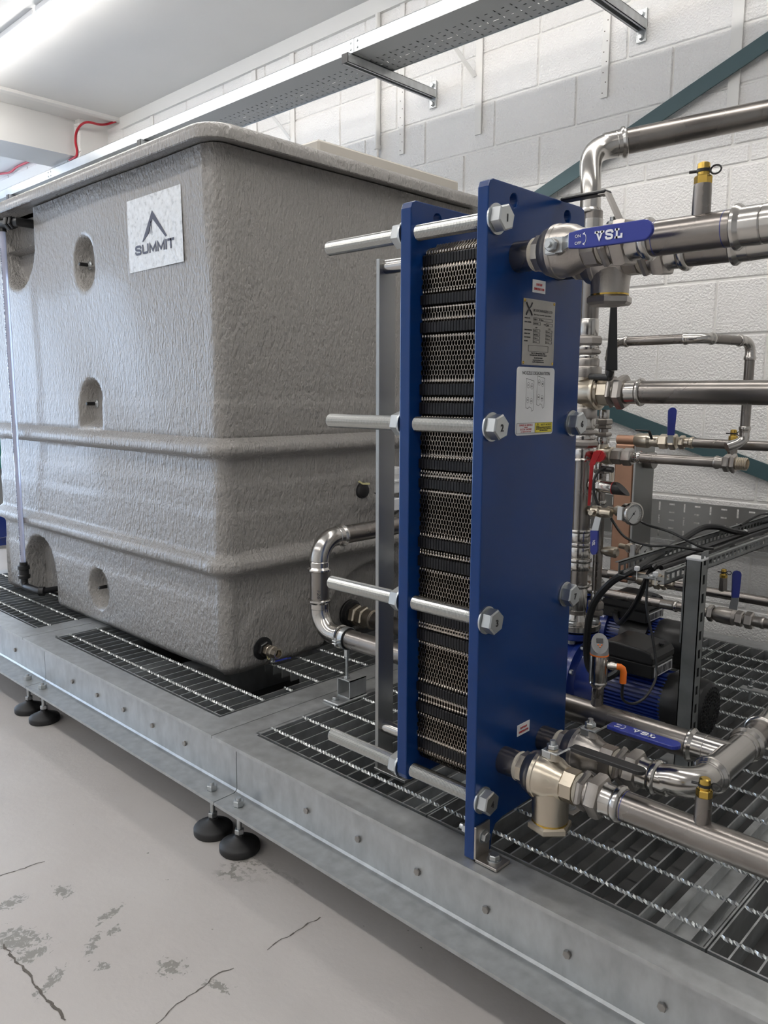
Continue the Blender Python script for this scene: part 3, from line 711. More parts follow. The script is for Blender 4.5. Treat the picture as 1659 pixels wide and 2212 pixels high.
frame(1.3985, 1.4675, 1.266, 1.288, nd); frame(1.467, 1.5345, 1.266, 1.288, nd)
T('SPARES & SERVICE', .0058, 1.433, 1.2815, nd, 'red', width=.050, align='CENTER'); T('Helpdesk', .0034, 1.433, 1.278, nd, 'red', align='CENTER'); T('01234 244300', .0060, 1.433, 1.2725, nd, 'red', width=.042, align='CENTER'); T('sales@ukexltd.com', .0040, 1.433, 1.2685, nd, 'red', width=.038, align='CENTER')
outline([(1.472, 1.2795), (1.484, 1.2795), (1.478, 1.2865)], nd, .001); T('!', .0055, 1.4772, 1.2802, nd, bold=.0003); T('SAFETY NOTICE', .0058, 1.509, 1.281, nd, width=.040, align='CENTER')
for s, z in (('PLEASE READ INSTRUCTION MANUAL', 1.2762), ('BEFORE INSTALLATION, OPERATION', 1.2728), ('AND MAINTENANCE', 1.2694)): T(s, .0036, 1.501, z, nd, width=.058 if len(s) > 20 else .032, align='CENTER', bold=.0001)
tx = fx+.0015
for y, z, nmn in ((1.4445, 1.558, 'red_text_sticker'), (1.438, .586, 'red_text_sticker')):
    c = card(y, y+.048, z, z+.026, 'label_w', nmn, r=.0005)
    T('DO NOT ALLOW', .0062, y+.024, z+.0145, c, 'red', bold=.0003, width=.022 if z > 1 else .026, align='CENTER'); T('CONNECTIONS TO TURN', .0062, y+.024, z+.0055, c, 'red', bold=.0003, width=.038, align='CENTER')

# ================================================================ VALVES AND PIPES AT THE EXCHANGER
def vmat(x, y, z, stem):
    """frame with local x along world X, local z along stem"""
    zz = Vector(stem).normalized(); xx = X; y_ = zz.cross(xx)
    return Matrix(((xx.x, y_.x, zz.x, x), (xx.y, y_.y, zz.y, y), (xx.z, y_.z, zz.z, z), (0, 0, 0, 1)))
def port_valve(y, z, stem, port, label, bodymat='nickel', plen=.0945, grip='black', txt=False, back=False):
    t = thing('ball_valve', label, 'valve', (-.84, y, z), 'valves on the heat exchanger nozzles')
    o = (0, y, z)
    MB().lathe((-.9625, y, z), X, [(0, .030), (.042, .030), (.043, .026)], 32).build('nozzle_spigot', 'stainless', t)
    MB().lathe((-.922, y, z), X, [(0, .030), (.003, .0325), (.007, .031), (.011, .0325), (.014, .030)], 28).build('thread_seal', 'hemp', t)
    bx = -.840
    mb = MB()
    mb.lathe((-.910, y, z), X, [(0, .036), (.018, .036)], 8, rot=PI/8)
    mb.lathe((-.895, y, z), X, [(0, .038), (.006, .044), (.018, .0485), (.024, .050), (.026, .0515), (.034, .0515), (.036, .050), (.050, .0495), (.066, .046), (.080, .038), (.092, .036)], 36)
    mb.lathe((-.806, y, z), X, [(0, .036), (.030, .036)], 8, rot=PI/8)
    P = Vector(port or (0, 0, 0)); Sx = Vector(stem)
    if port: mb.lathe(Vector((bx, y, z))+P*.02, P, [(0, .042), (.030, .039), (plen-.0225, .038)], 28)
    mb.lathe(Vector((bx, y, z))+Sx*.038, Sx, [(0, .020), (.012, .014), (.028, .0125)], 20)
    mb.build('valve_body', bodymat, t)
    c0 = Vector((bx, y, z))+P*plen
    if port: MB().lathe(c0-P*.0035, P, [(0, .0385), (.0035, .0385)], 28).build('seal_ring', 'brass', t)
    if port: MB().lathe(c0, P, [(0, .042), (.004, .047), (.014, .047), (.019, .042)], 6, rot=.25).build('port_cap', bodymat, t)
    MB().lathe((-.776, y, z), X, [(0, .030), (.003, .033), (.008, .031), (.011, .030)], 28).build('thread_seal', 'hemp', t)
    MB().hexn((-.767, y, z), (-.752, y, z), .042).lathe((-.752, y, z), X, [(0, .031), (.012, .031)], 28).build('union_tail', 'cast', t)
    MB().lathe((-.744, y, z), X, [(0, .040), (.004, .045), (.020, .046), (.026, .043), (.029, .036)], 6, rot=.1).build('union_nut', 'cast', t)
    MB().lathe((-.716, y, z), X, [(0, .034), (.004, .0315), (.022, .0315), (.024, .034), (.030, .0375), (.036, .0375), (.040, .034), (.041, .031)], 32).build('press_socket', 'fitting', t)
    # stem nut and lever
    top = Vector((bx, y, z))+Sx*.066
    MB().hexn(top, top+Sx*.010, .0125).cyl(top+Sx*.010, top+Sx*.018, .006, 12).build('stem_nut', 'zinc', t)
    side = Sx.cross(X)
    def box_local(a, b, c=.001): 
        m = Matrix(((1, side.x, Sx.x, bx), (0, side.y, Sx.y, y), (0, side.z, Sx.z, z), (0, 0, 0, 1)))
        return m, a, b, c
    m, _, _, _ = box_local(0, 0)
    d = 1
    if back:      # tall crank with the grip pointing back over the plate
        MB(m).bbox((-.016, -.014, .060), (.022, .014, .064), .0008).prism([(.016, .060), (.024, .066), (-.012, .134), (-.030, .134), (-.030, .130), (-.015, .130), (.016, .070)], (0, -.012, 0), (1, 0, 0), (0, 0, 1), (0, .024, 0)).build('lever_plate', 'cast', t)
        g = MB(m).bbox((-.118, -.014, .131), (-.012, .014, .139), .003).build('lever_grip', 'black', t); return t
    mb = MB(m); h0 = .062
    mb.bbox((-.018, -.014, h0-.003), (.020, .014, h0+.001), .0008)
    mb.prism([(.018, h0-.003), (.045, h0+.019), (.075, h0+.019), (.075, h0+.023), (.044, h0+.023), (.018, h0+.001)], (0, -.011, 0), (1, 0, 0), (0, 0, 1), (0, .022, 0))
    for s in (-1, 1): mb.bbox((-.016, s*.0145-.001, h0-.014), (.004, s*.0145+.001, h0), .0006)
    mb.build('lever_plate', 'zinc', t)
    mb = MB(m); n = 10; w = .0135 if grip == 'black' else .0170
    x0, x1 = .046, .205
    P2 = [(x0, -w*.8), (x0, w*.8)]+[(x0+.03, w)]+[(x1-w, w)]+[(x1-w+w*math.sin(a), w*math.cos(a)) for a in [PI*i/8 for i in range(1, 8)]]+[(x1-w, -w), (x0+.03, -w)]
    mb.prism(P2, (0, 0, h0+.0165), (1, 0, 0), (0, 1, 0), (0, 0, .009)); g = mb.build('lever_grip', 'black' if grip == 'black' else 'blue_vinyl', t, smooth=False)
    md = g.modifiers.new('bevel', 'BEVEL'); md.width = .0022; md.segments = 3; md.limit_method = 'ANGLE'; md.angle_limit = math.radians(50)
    if txt:
        fz = h0+.0262; up = side*-1 if False else side
        def L(s, size, u, v, bold=0, width=None): 
            # text runs along local x, its top towards 'upv'
            upv = Sx.cross(X)
            return text(s, size, m @ Vector((u, v, fz)), X, upv, 'printw', g, bold=bold, width=width)
        L('ON', .0075, .060, .0025); L('OFF', .0075, .060, -.0095)
        stroke_text('VSL', m @ Vector((.100, -.0082, fz)), X, Sx.cross(X), .052, .0165, .0036, 'printw', g)
        mb = MB(m); mb.tube([(.078+.0045*math.sin(a), -.001+.0085*math.cos(a), fz) for a in [PI*i/10 for i in range(11)]], .0006, 5)
        mb.add([(.075, .0075, fz), (.080, .0105, fz), (.079, .0055, fz)], [(0, 1, 2)]); mb.add([(.075, -.0095, fz), (.080, -.0125, fz), (.079, -.0075, fz)], [(0, 1, 2)]); mb.build('printed_arrow', 'printw', g)
    return t
NZ1, NZ2 = 1.621, .549
vA = port_valve(1.388, NZ1, -Y, None, 'ball valve with blue lever facing the camera, on the near upper nozzle', 'cast', grip='blue', txt=True)
vB = port_valve(1.544, NZ1, Z, -Z, 'ball valve with flat black lever on top, on the far upper nozzle', 'cast', plen=.072, back=True)
vC = port_valve(1.388, NZ2, Z, -Z, 'nickel ball valve with black lever on the near lower nozzle', 'nickel', grip='black')
vD = port_valve(1.544, NZ2, Z, -Z, 'ball valve with blue lever lying flat, on the far lower nozzle', 'cast', grip='blue', txt=True)
def test_point(p, par, s=1.0, loop=True):
    p = Vector(p)
    a = MB().lathe(p, Z, [(0, .0155*s), (.040*s, .0150*s), (.052*s, .0145*s)], 20).build('welded_socket', 'stainless', par)
    MB().hexn(p+Z*.050*s, p+Z*.066*s, .0145*s).lathe(p+Z*.066*s, Z, [(0, .010*s), (.006*s, .010*s)], 16).lathe(p+Z*.076*s, Z, [(0, .0105*s), (.009*s, .0100*s), (.011*s, .007*s)], 14).build('test_plug', 'brass', a)
    mb = MB().lathe(p+Z*.071*s, Z, [(0, .0115*s), (.005*s, .0115*s)], 16)
    if loop: mb.tube([p+Vector((.010*s*1.0+.009*s*(1-math.cos(t)), .004*s, .0735*s+.007*s*math.sin(t))) for t in [2*PI*i/12 for i in range(13)]], .0016*s, 6).tube([p+Z*.0735*s, p+Vector((-.022*s, -.006*s, .0735*s))], .0025*s, 6)
    mb.build('retaining_strap', 'black', a)
    return a
pa = thing('steel_pipe', 'stainless pipe with brass test plug running right from the near upper valve', 'pipe', (-.55, 1.388, NZ1))
pipe((-.677, 1.388, NZ1), (-.535, 1.388, NZ1), .0302, pa); pipe((-.490, 1.388, NZ1), (-.30, 1.388, NZ1), .0302, pa)
MB().lathe((-.487, 1.388, NZ1), -X, sock(.0302, .048), 32).lathe((-.487, 1.388, NZ1), X, sock(.0302, .048), 32).build('press_coupling', 'fitting', pa)
test_point((-.592, 1.388, NZ1+.026), pa)
pb = thing('steel_pipe', 'stainless pipe behind the near upper pipe, from the far upper valve', 'pipe', (-.55, 1.544, NZ1))
pipe((-.677, 1.544, NZ1), (-.565, 1.544, NZ1), .030, pb); MB().lathe((-.560, 1.544, NZ1), -X, sock(.030, .036), 28).tube([(-.563, 1.544, NZ1), (-.50, 1.546, NZ1+.002), (-.47, 1.556, NZ1+.004), (-.44, 1.58, NZ1+.005), (-.42, 1.62, NZ1+.005)], .0312, 24).build('elbow', 'fitting', pb)
MB().lathe((-.668, 1.388, NZ1), X, [(0, .0304), (.0012, .0304)], 28, cap=False).lathe((-.548, 1.388, NZ1), X, [(0, .0304), (.0012, .0304)], 28, cap=False).build('blue_ink_ring', 'blue_vinyl', pa)
pc = thing('steel_pipe', 'stainless pipe with brass test plug crossing the grating, from the near lower valve', 'pipe', (-.5, 1.388, NZ2))
pipe((-.677, 1.388, NZ2), (-.10, 1.388, NZ2), .0302, pc, 'stainless'); test_point((-.522, 1.388, NZ2+.026), pc); MB().lathe((-.672, 1.388, NZ2), X, [(0, .0304), (.0012, .0304)], 28, cap=False).build('blue_ink_ring', 'blue_vinyl', pc)

# big suction header along X behind the exchanger, U-bend at its left end, tee at its right
hdp = thing('steel_pipe', 'long stainless header pipe behind the heat exchanger with a U bend and a tee', 'pipe', (-1.2, 1.74, .555))
HZ = .555
pipe((-1.885, 1.74, HZ), (-.690, 1.74, HZ), .0315, hdp)
elbow((-1.968, 1.74, HZ), -Z, X, .0315, .075, hdp)
pipe((-1.968, 1.74, .64), (-1.968, 1.74, .80), .0315, hdp)
elbow((-1.968, 1.74, .868), -Y, -Z, .0315, .075, hdp)
pipe((-1.968, 1.82, .868), (-1.968, 2.6, .868), .0315, hdp)
text('126', .022, (-1.945, 1.7095, .705), -Z, X, 'ink', hdp)
tee = MB(); tee.lathe((-.655, 1.74, HZ), -X, sock(.0315, .042), 28).tube([(-.66, 1.74, HZ), (-.60, 1.74, HZ)], .0325, 28)
tee.tube([(-.600, 1.640, HZ), (-.600, 1.86, HZ)], .0325, 28).lathe((-.600, 1.655, HZ), -Y, sock(.0325, .036), 28).lathe((-.600, 1.80, HZ), Y, sock(.0325, .036), 28)
tee.build('tee', 'fitting', hdp)
MB().tube([(-.677, 1.544, NZ2), (-.660, 1.544, NZ2)]+arc((-.660, 1.604, HZ), -Y, X, .060, 12)+[(-.600, 1.62, HZ)], .0315, 28).lathe((-.600, 1.607, HZ), Y, sock(.0315, .022), 28).build('elbow', 'fitting', hdp)
pipe((-.600, 1.83, HZ), (-.600, 1.95, HZ), .0315, hdp)
MB().tube([(-.600, 1.93, HZ), (-.600, 1.97, HZ), (-.598, 2.0, HZ+.006), (-.59, 2.03, HZ+.02), (-.57, 2.05, HZ+.05), (-.55, 2.06, HZ+.09)], .0325, 24).lathe((-.600, 1.95, HZ), -Y, sock(.0325, .036), 28).build('elbow', 'fitting', hdp)
# pressure transmitter on the header
pt = thing('pressure_transmitter', 'pressure transmitter with slanted display and orange plug, on the header pipe', 'sensor', (-.931, 1.74, .58))
q = Vector((-.931, 1.74, .578))
MB().lathe(q, Z, [(0, .0155), (.034, .0145), (.036, .0155), (.052, .0145)], 20).build('welded_socket', 'stainless', pt)
MB().lathe(q+Z*.050, Z, [(0, .0145), (.004, .0175), (.010, .021), (.014, .0225), (.018, .0215), (.020, .0225), (.085, .0225)], 28).build('sensor_body', 'fitting', pt)
MB().lathe(q+Z*.135, Z, [(0, .0232), (.003, .0232)], 28).build('orange_ring', 'orange', pt)
hd = MB(); n = 28; vs = []; fs = []
fd = Vector((.55, -.83, 0)).normalized()
for k in range(2):
    for i in range(n):
        a = 2*PI*i/n; c = Vector((math.cos(a), math.sin(a), 0))*.0222; zt = 0 if k == 0 else .026-.9*c.dot(fd)
        vs.append(q+Z*(.138+max(zt, .004 if k else 0))+c*(1 if k == 0 else .93))
for i in range(n): j = (i+1) % n; fs.append((i, j, n+j, n+i))
fs += [tuple(range(n-1, -1, -1)), tuple(range(n, 2*n))]
hd.add(vs, fs).build('sensor_head', 'grey', pt)
nn = (fd*.67+Z*.74).normalized(); uu = Z.cross(fd).normalized(); ww = nn.cross(uu); c0 = q+Z*(.138+.027)
MB().prism([(-.008, .000), (.008, .000), (.008, .012), (-.008, .012)], c0+nn*.0003, uu, ww, nn*.001).build('display', 'ink', pt, smooth=False)
for a, b in ((-.004, -.006), (.004, -.006), (.0, -.0115)): MB().lathe(c0+uu*a+ww*b+nn*.0002, nn, [(0, .0022), (.0012, .0018)], 10).build('button', 'orange', pt)
pd = Vector((.85, .35, 0)).normalized(); s0 = q+Z*.110+pd*.021
MB().cyl(s0, s0+pd*.022, .0085, 16).lathe(s0+pd*.006, pd, [(0, .0105), (.010, .0105)], 16).build('plug_collar', 'fitting', pt)
e0 = s0+pd*.022
MB().tube([e0, e0+pd*.008, e0+pd*.014-Z*.004, e0+pd*.016-Z*.012, e0+pd*.016-Z*.040], .0082, 12).build('orange_plug', 'orange', pt)
cb = e0+pd*.016-Z*.040
def cable(pts, r, label, name='cable', m='black', sub=6, grp=None):
    pts = [Vector(p) for p in pts]; out = []
    P = [pts[0]]+pts+[pts[-1]]
    for i in range(1, len(P)-2):
        for k in range(sub):
            t = k/sub; a, b, c, d = P[i-1], P[i], P[i+1], P[i+2]
            out.append(.5*((2*b)+(c-a)*t+(2*a-5*b+4*c-d)*t*t+(3*b-a-3*c+d)*t*t*t))
    out.append(pts[-1])
    o = MB().tube(out, r, 8).build(name, m); return tag(o, label, 'cable', grp)
def A(px, py, y): return at(px, py, 1, y)
cable([cb, A(1345, 1510, 1.82), A(1368, 1520, 1.86), A(1395, 1505, 1.9), A(1415, 1470, 1.94), A(1418, 1440, 1.96), A(1410, 1380, 1.97), A(1397, 1310, 1.98), A(1400, 1250, 2.0), A(1410, 1238, 2.02)], .0035, 'thin black cable looping from the orange plug up to the slotted rails', grp='black cables')

# pipe clamp on its stand
cs = thing('pipe_clamp_stand', 'square tube stand with a rubber lined pipe clamp under the U bend pipe', 'bracket', (-1.84, 1.76, ZT))
mb = MB()
for a, b in (((-1.866, 1.725, ZT+.008), (-1.863, 1.80, ZT+.068)), ((-1.809, 1.725, ZT+.008), (-1.806, 1.80, ZT+.068)), ((-1.866, 1.725, ZT+.008), (-1.806, 1.80, ZT+.011)), ((-1.866, 1.725, ZT+.065), (-1.806, 1.80, ZT+.068))): mb.box(a, b)
mb.build('square_tube', 'galv', cs, smooth=False)
MB().bbox((-1.870, 1.665, ZT+.0005), (-1.800, 1.80, ZT+.008), .002).build('base_plate', 'galv', cs)
hexbolt((-1.838, 1.69, ZT+.008), Z, .0105, .009, cs, 'base_bolt')
MB().cyl((-1.836, 1.74, ZT+.068), (-1.836, 1.74, HZ-.036), .0052, 12).hexn((-1.836, 1.74, ZT+.068), (-1.836, 1.74, ZT+.077), .011).hexn((-1.836, 1.74, HZ-.062), (-1.836, 1.74, HZ-.036), .010).build('threaded_stud', 'zinc', cs)
MB().lathe((-1.846, 1.74, HZ), X, [(0, .0318), (0, .0355), (.022, .0355), (.022, .0318)], 28, cap=False).build('rubber_lining', 'black', cs)
MB().lathe((-1.844, 1.74, HZ), X, [(0, .0356), (0, .0375), (.018, .0375), (.018, .0356)], 28, cap=False).bbox((-1.844, 1.68, HZ-.008), (-1.826, 1.706, HZ-.004)).bbox((-1.844, 1.68, HZ+.001), (-1.826, 1.706, HZ+.005)).cyl((-1.835, 1.688, HZ-.014), (-1.835, 1.688, HZ+.012), .004, 10).build('clamp_ring', 'zinc', cs)

# tank outlets
so = thing('steel_pipe', 'stainless suction pipe leaving the tank through a black flange', 'pipe', (-2.2, 2.2, .45))
MB().lathe((-2.303, 2.2, .455), X, [(0, .058), (.008, .058), (.010, .054), (.024, .050), (.026, .040)], 36).build('black_flange', 'black', so)
MB().hexn((-2.278, 2.2, .455), (-2.245, 2.2, .455), .044).lathe((-2.245, 2.2, .455), X, [(0, .034), (.012, .034)], 28).hexn((-2.236, 2.2, .455), (-2.205, 2.2, .455), .044).lathe((-2.205, 2.2, .455), X, [(0, .036), (.03, .034), (.034, .040), (.040, .040), (.043, .034)], 28).build('union_nut', 'nickel', so)
pipe((-2.17, 2.2, .455), (-1.40, 2.2, .455), .0335, so)
dv = thing('drain_valve', 'small brass drain valve with blue lever low on the tank side', 'valve', (-2.2, 1.705, .43))
v = Vector((-2.2535, 1.712, .432))
MB().lathe(v, X, [(0, .042), (.007, .042), (.009, .038)], 36).hexn(v+X*.009, v+X*.026, .029).build('black_flange', 'black', dv)
MB().hexn(v+X*.026, v+X*.048, .0205).lathe(v+X*.048, X, [(0, .017), (.003, .0215), (.012, .0225), (.020, .0215), (.024, .017)], 24).build('valve_body', 'nickel', dv)
MB().lathe(v+X*.072, X, [(0, .0195), (.022, .0195), (.022, .0150), (.004, .0150)], 8, cap=False).build('valve_outlet', 'nickel', dv)
MB().cyl(v+X*.060-Z*.018, v+X*.060-Z*.036, .007, 10).hexn(v+X*.060-Z*.032, v+X*.060-Z*.039, .010).build('stem_nut', 'zinc', dv)
MB().tube([v+X*.060-Z*.033, v+X*.075-Z*.033-Y*.004, v+X*.090-Z*.028], .004, 6).build('lever_plate', 'zinc', dv)
MB().add([v+X*.085+Vector(d) for d in ((0, -.008, -.030), (.004, .008, -.032), (.066, .012, -.006), (.064, -.005, -.004), (0, -.008, -.025), (.004, .008, -.027), (.066, .012, -.001), (.064, -.005, .001))],
         [(3, 2, 1, 0), (4, 5, 6, 7), (0, 1, 5, 4), (1, 2, 6, 5), (2, 3, 7, 6), (3, 0, 4, 7)]).build('lever_grip', 'blue_vinyl', dv)
MB().tube([v+X*.030-Z*.018, v+X*.032-Z*.030, v+X*.040-Z*.034, v+X*.046-Z*.028], .0022, 6).build('tape_tail', 'tape', dv)
tp = thing('tank_plug', 'black round plug with a pale tape tail on the tank side pad', 'plug', (-2.25, 2.225, .965))
MB().lathe((-2.2505, 2.215, .965), X, [(0, .036), (.006, .036), (.009, .030), (.018, .026), (.020, .018)], 32).build('plug_body', 'black', tp)
MB().tube([(-2.235, 2.185, 1.005), (-2.228, 2.20, .995), (-2.226, 2.235, .992)], .0045, 5).build('tape_tail', 'tape', tp)
jb = thing('junction_box', 'small grey junction box on the tank side behind the blue plate', 'box', (-2.24, 2.38, 1.0))
MB().bbox((-2.2535, 2.345, .945), (-2.20, 2.42, 1.035), .004).build('box_body', 'label_w', jb); MB().bbox((-2.2535, 2.338, .990), (-2.195, 2.427, 1.000), .002).bbox((-2.2535, 2.35, 1.02), (-2.198, 2.41, 1.05), .003).build('box_lid', 'label_w', jb)
wbx = thing('white_plug_box', 'white box with a coiled black lead behind the support column', 'box', (-2.2, 2.33, .9))
MB().bbox((-2.2535, 2.318, .875), (-2.195, 2.39, .925), .003).build('box_body', 'printw', wbx)
MB().tube([(-2.205, 2.355+.048*math.cos(t), .912+.048*math.sin(t)) for t in [2*PI*i/20 for i in range(21)]], .0028, 6).tube([(-2.203, 2.352+.052*math.cos(t), .910+.050*math.sin(t)) for t in [.5+2*PI*i/20 for i in range(18)]], .0028, 6).tube([(-2.21, 2.25, .955), (-2.205, 2.29, .94), (-2.203, 2.31, .925)], .0028, 6).build('coiled_lead', 'black', wbx)

# ================================================================ PUMPS
def pump(dx, dy, label, label2=None):
    t = thing('centrifugal_pump', label, 'pump', (-1.26+dx, 2.2+dy, ZT), 'blue pumps'); x0, y0, z0 = -1.262+dx, 2.2+dy, .462
    V = Vector((x0, y0, z0))
    MB().lathe(V+X*-.055, X, [(0, .055), (.012, .085), (.030, .108), (.055, .118), (.080, .118), (.085, .124), (.100, .124), (.104, .108), (.112, .10)], 40).cyl(V, V+Z*.135, .042, 24, .034).lathe(V+X*-.105, X, [(0, .05), (.012, .05), (.014, .038), (.06, .042)], 28).build('volute', 'blue_pump', t)
    MB().lathe(V+Z*.128, Z, [(0, .070), (.003, .0725), (.018, .0725), (.020, .070)], 40).build('cast_flange', 'blue_pump', t)
    MB().lathe(V+Z*.154, Z, [(0, .073), (.002, .075), (.018, .075), (.019, .073), (.0195, .048), (.025, .034), (.045, .031)], 40).build('steel_flange', 'fitting', t)
    MB().lathe(V+Z*.149, Z, [(0, .050), (.005, .050)], 32).build('flange_gasket', 'black', t)
    for i in range(4):
        a = PI/4+PI/2*i-.5; c = V+Vector((math.cos(a), math.sin(a), 0))*.056
        MB().hexn(c+Z*.174, c+Z*.186, .0145).cyl(c+Z*.186, c+Z*.190, .009, 12).hexn(c+Z*.128, c+Z*.115, .014).build('flange_bolt', 'zinc', t)
    for i in range(8):
        a = PI/8+PI/4*i; c = V+X*.045+Vector((0, math.cos(a), math.sin(a)))*.114
        MB().hexn(c, c+X*.010, .008).build('casing_bolt', 'zinc', t)
    # lantern and motor
    MB().lathe(V+X*.055, X, [(0, .10), (.03, .085), (.065, .082), (.07, .095), (.085, .095), (.088, .085)], 40).build('lantern', 'blue_pump', t)
    pr = []; nf = 44
    for i in range(nf):
        for k, rr in ((0, .0725), (.25, .0725), (.3, .0835), (.75, .0835), (.8, .0725)):
            a = 2*PI*(i+k)/nf; side = abs(math.cos(a)) < .35 and math.sin(a) > 0
            pr.append((math.cos(a)*(.078 if side else rr), math.sin(a)*(.078 if side else rr)))
    MB().prism(pr, V+X*.142, Y, Z, X*.19).build('motor_body', 'blue_pump', t, angle=20)
    MB().lathe(V+X*.315, X, [(0, .080), (.01, .0845), (.095, .0845), (.112, .080), (.122, .068), (.124, .05), (.125, .02)], 40).build('fan_cover', 'black', t)
    # grille slots on the fan cover: raised rings of short bars
    mb = MB()
    for r_ in (.022, .033, .044, .055, .066):
        k = int(r_*2*PI/.011)
        for i in range(k):
            a = 2*PI*i/k; c = V+X*(.439 if r_ < .06 else .436)+Vector((0, math.cos(a), math.sin(a)))*r_
            mb.cyl(c-X*.001, c+X*.002, .0034, 6)
    mb.build('fan_grille', 'void', t)['kind'] = 'stuff'
    MB().bbox(V+Vector((.16, -.07, -.112)), V+Vector((.175, .07, -.07)), .003).bbox(V+Vector((.28, -.07, -.112)), V+Vector((.295, .07, -.07)), .003).build('motor_foot', 'blue_pump', t)
    # terminal box with domed lid
    b0 = V+Vector((.125, -.088, .078)); b1 = V+Vector((.300, .050, .120))
    MB().bbox(b0, b1, .004).build('terminal_box', 'black', t)
    P = [(0, 0), (.178, 0), (.178, .020), (.168, .034), (.150, .040), (.06, .047), (.03, .045), (.012, .030), (0, .012)]
    lid_ = MB().prism(P, b0+Vector((-.002, -.003, .042)), X, Z, Y*.144).build('terminal_lid', 'black', t, smooth=False)
    md = lid_.modifiers.new('bevel', 'BEVEL'); md.width = .006; md.segments = 3; md.limit_method = 'ANGLE'; md.angle_limit = math.radians(40)
    lb = MB().bbox((b1.x-.0002, b0.y+.012, b0.z+.004), (b1.x+.0012, b0.y+.125, b0.z+.034), .0003).build('barcode_label', 'label_w', t)
    mb = MB(); u = b0.y+.018; rnd = random.Random(3)
    while u < b0.y+.118: w = rnd.uniform(.001, .004); mb.box((b1.x+.0012, u, b0.z+.008), (b1.x+.0016, u+w, b0.z+.030)); u += w+rnd.uniform(.001, .003)
    mb.build('printed_bars', 'ink', lb)
    MB().hexn(b0+Vector((.06, -.018, .018)), b0+Vector((.06, 0, .018)), .015).build('cable_gland', 'black', t)
    MB().bbox(b0+Vector((.15, .085, .082)), b0+Vector((.166, .10, .087)), .001).build('lid_screw', 'ink', t)
    return t, V
p1, V1 = pump(0, 0, 'blue centrifugal pump nearer the camera, behind the header pipe')
p2, V2 = pump(-.27, .52, 'second blue centrifugal pump, behind the first near the wall')
MB().lathe(V2+X*.20+Vector((0, -.02, 0)), X, [(0, .083), (.10, .083)], 30).build('motor_end', 'black', p2)
MB().bbox(V1+Vector((.19, .0, .118)), V1+Vector((.192, .001, .12))).build('lid_mark', 'ink', p1)
cable([V1+Vector((.185, -.106, .096)), A(1335, 1450, 2.06), A(1300, 1465, 2.05), A(1272, 1440, 2.04), A(1268, 1380, 2.02), A(1280, 1310, 2.0), A(1320, 1258, 1.99), A(1375, 1228, 2.0), at(1480, 1172, 2, .885), at(1659, 1125, 2, .885)], .0105, 'thick black cable bending from the near pump up into the rails', grp='black cables')
cable([V2+Vector((.185, -.106, .096)), A(1340, 1345, 2.3), A(1375, 1300, 2.2), A(1405, 1235, 2.06), at(1440, 1215, 2, .885), at(1560, 1170, 2, .885), at(1659, 1138, 2, .885)], .0085, 'black cable from the farther pump rising diagonally into the rails', grp='black cables')

# ================================================================ POST AND SLOTTED CABLE RAILS
ps = thing('strut_post', 'galvanised slotted strut post with a grey end cap, standing on the grating', 'post', (-.815, 2.035, ZT))
px0, px1, py0, py1 = -.842, -.801, 2.010, 2.051
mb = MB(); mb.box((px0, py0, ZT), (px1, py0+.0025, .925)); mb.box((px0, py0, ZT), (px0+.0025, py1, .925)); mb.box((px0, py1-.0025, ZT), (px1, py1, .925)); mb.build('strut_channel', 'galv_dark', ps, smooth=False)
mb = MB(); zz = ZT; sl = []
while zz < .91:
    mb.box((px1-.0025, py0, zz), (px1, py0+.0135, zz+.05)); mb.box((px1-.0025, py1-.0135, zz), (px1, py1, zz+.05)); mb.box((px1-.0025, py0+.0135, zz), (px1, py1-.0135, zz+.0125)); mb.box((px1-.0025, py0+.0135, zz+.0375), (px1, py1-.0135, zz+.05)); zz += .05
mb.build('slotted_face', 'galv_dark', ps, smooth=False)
MB().bbox((px0-.001, py0-.001, .925), (px1+.001, py1+.001, .933), .002).build('end_cap', 'label_w', ps)
MB().bbox((px0-.05, py0-.02, ZT), (px1+.03, py1+.03, ZT+.006), .001).build('base_plate', 'galv', ps)
for dx in (-.04, -.025): hexbolt((px0+dx+.002, py0-.005, ZT+.006), Z, .008, .008, ps, 'base_bolt')
MB().bbox((px0-.006, py0+.002, .70), (px0-.0005, py1, .885), .001).build('angle_cleat', 'galv_dark', ps)

rl = thing('cable_rail', 'pair of slotted cable rails running back towards the wall, full of black cables', 'cable tray', (-.95, 1.95, .86), None)
def slotted_rail(x, y0, y1, z0, h, nm, out):
    mb = MB(); L = .030; y = y0; t = .002
    while y < y1:
        for za, zb in ((z0, z0+h*.3), (z0+h*.7, z0+h)): mb.box((x, y, za), (x+t, y+L, zb))
        mb.box((x, y, z0+h*.3), (x+t, y+.010, z0+h*.7)); y += L
    mb.box((x-(.010 if out < 0 else 0), y0, z0+h-.002), (x+t+(.010 if out > 0 else 0), y1, z0+h))
    mb.box((x if out < 0 else x-.018, y0, z0), (x+t+(.018 if out < 0 else 0), y1, z0+.002))
    return mb.build(nm, 'galv_dark', rl, smooth=False)
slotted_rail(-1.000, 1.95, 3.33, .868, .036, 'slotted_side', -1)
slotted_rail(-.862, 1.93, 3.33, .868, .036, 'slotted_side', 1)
y = 1.97
while y < 3.3: MB().bbox((-.998, y, .866), (-.862, y+.04, .8685), .0005).build('rail_rung', 'galv_dark', rl); y += .30
hexbolt((-.92, 1.985, .869), Z, .011, .006, rl, 'rung_bolt')
for k, (xx, rr) in enumerate(((-.972, .009), (-.935, .007), (-.895, .009))):
    cable([(xx, 2.02+.05*k, .879), (xx+.003, 2.4, .879), (xx-.006, 2.8, .880), (xx+.002, 3.32, .879)], rr, 'black cable lying in the slotted rails, '+('along the far rail', 'in the middle', 'along the near rail')[k], grp='cables lying in the slotted rails')
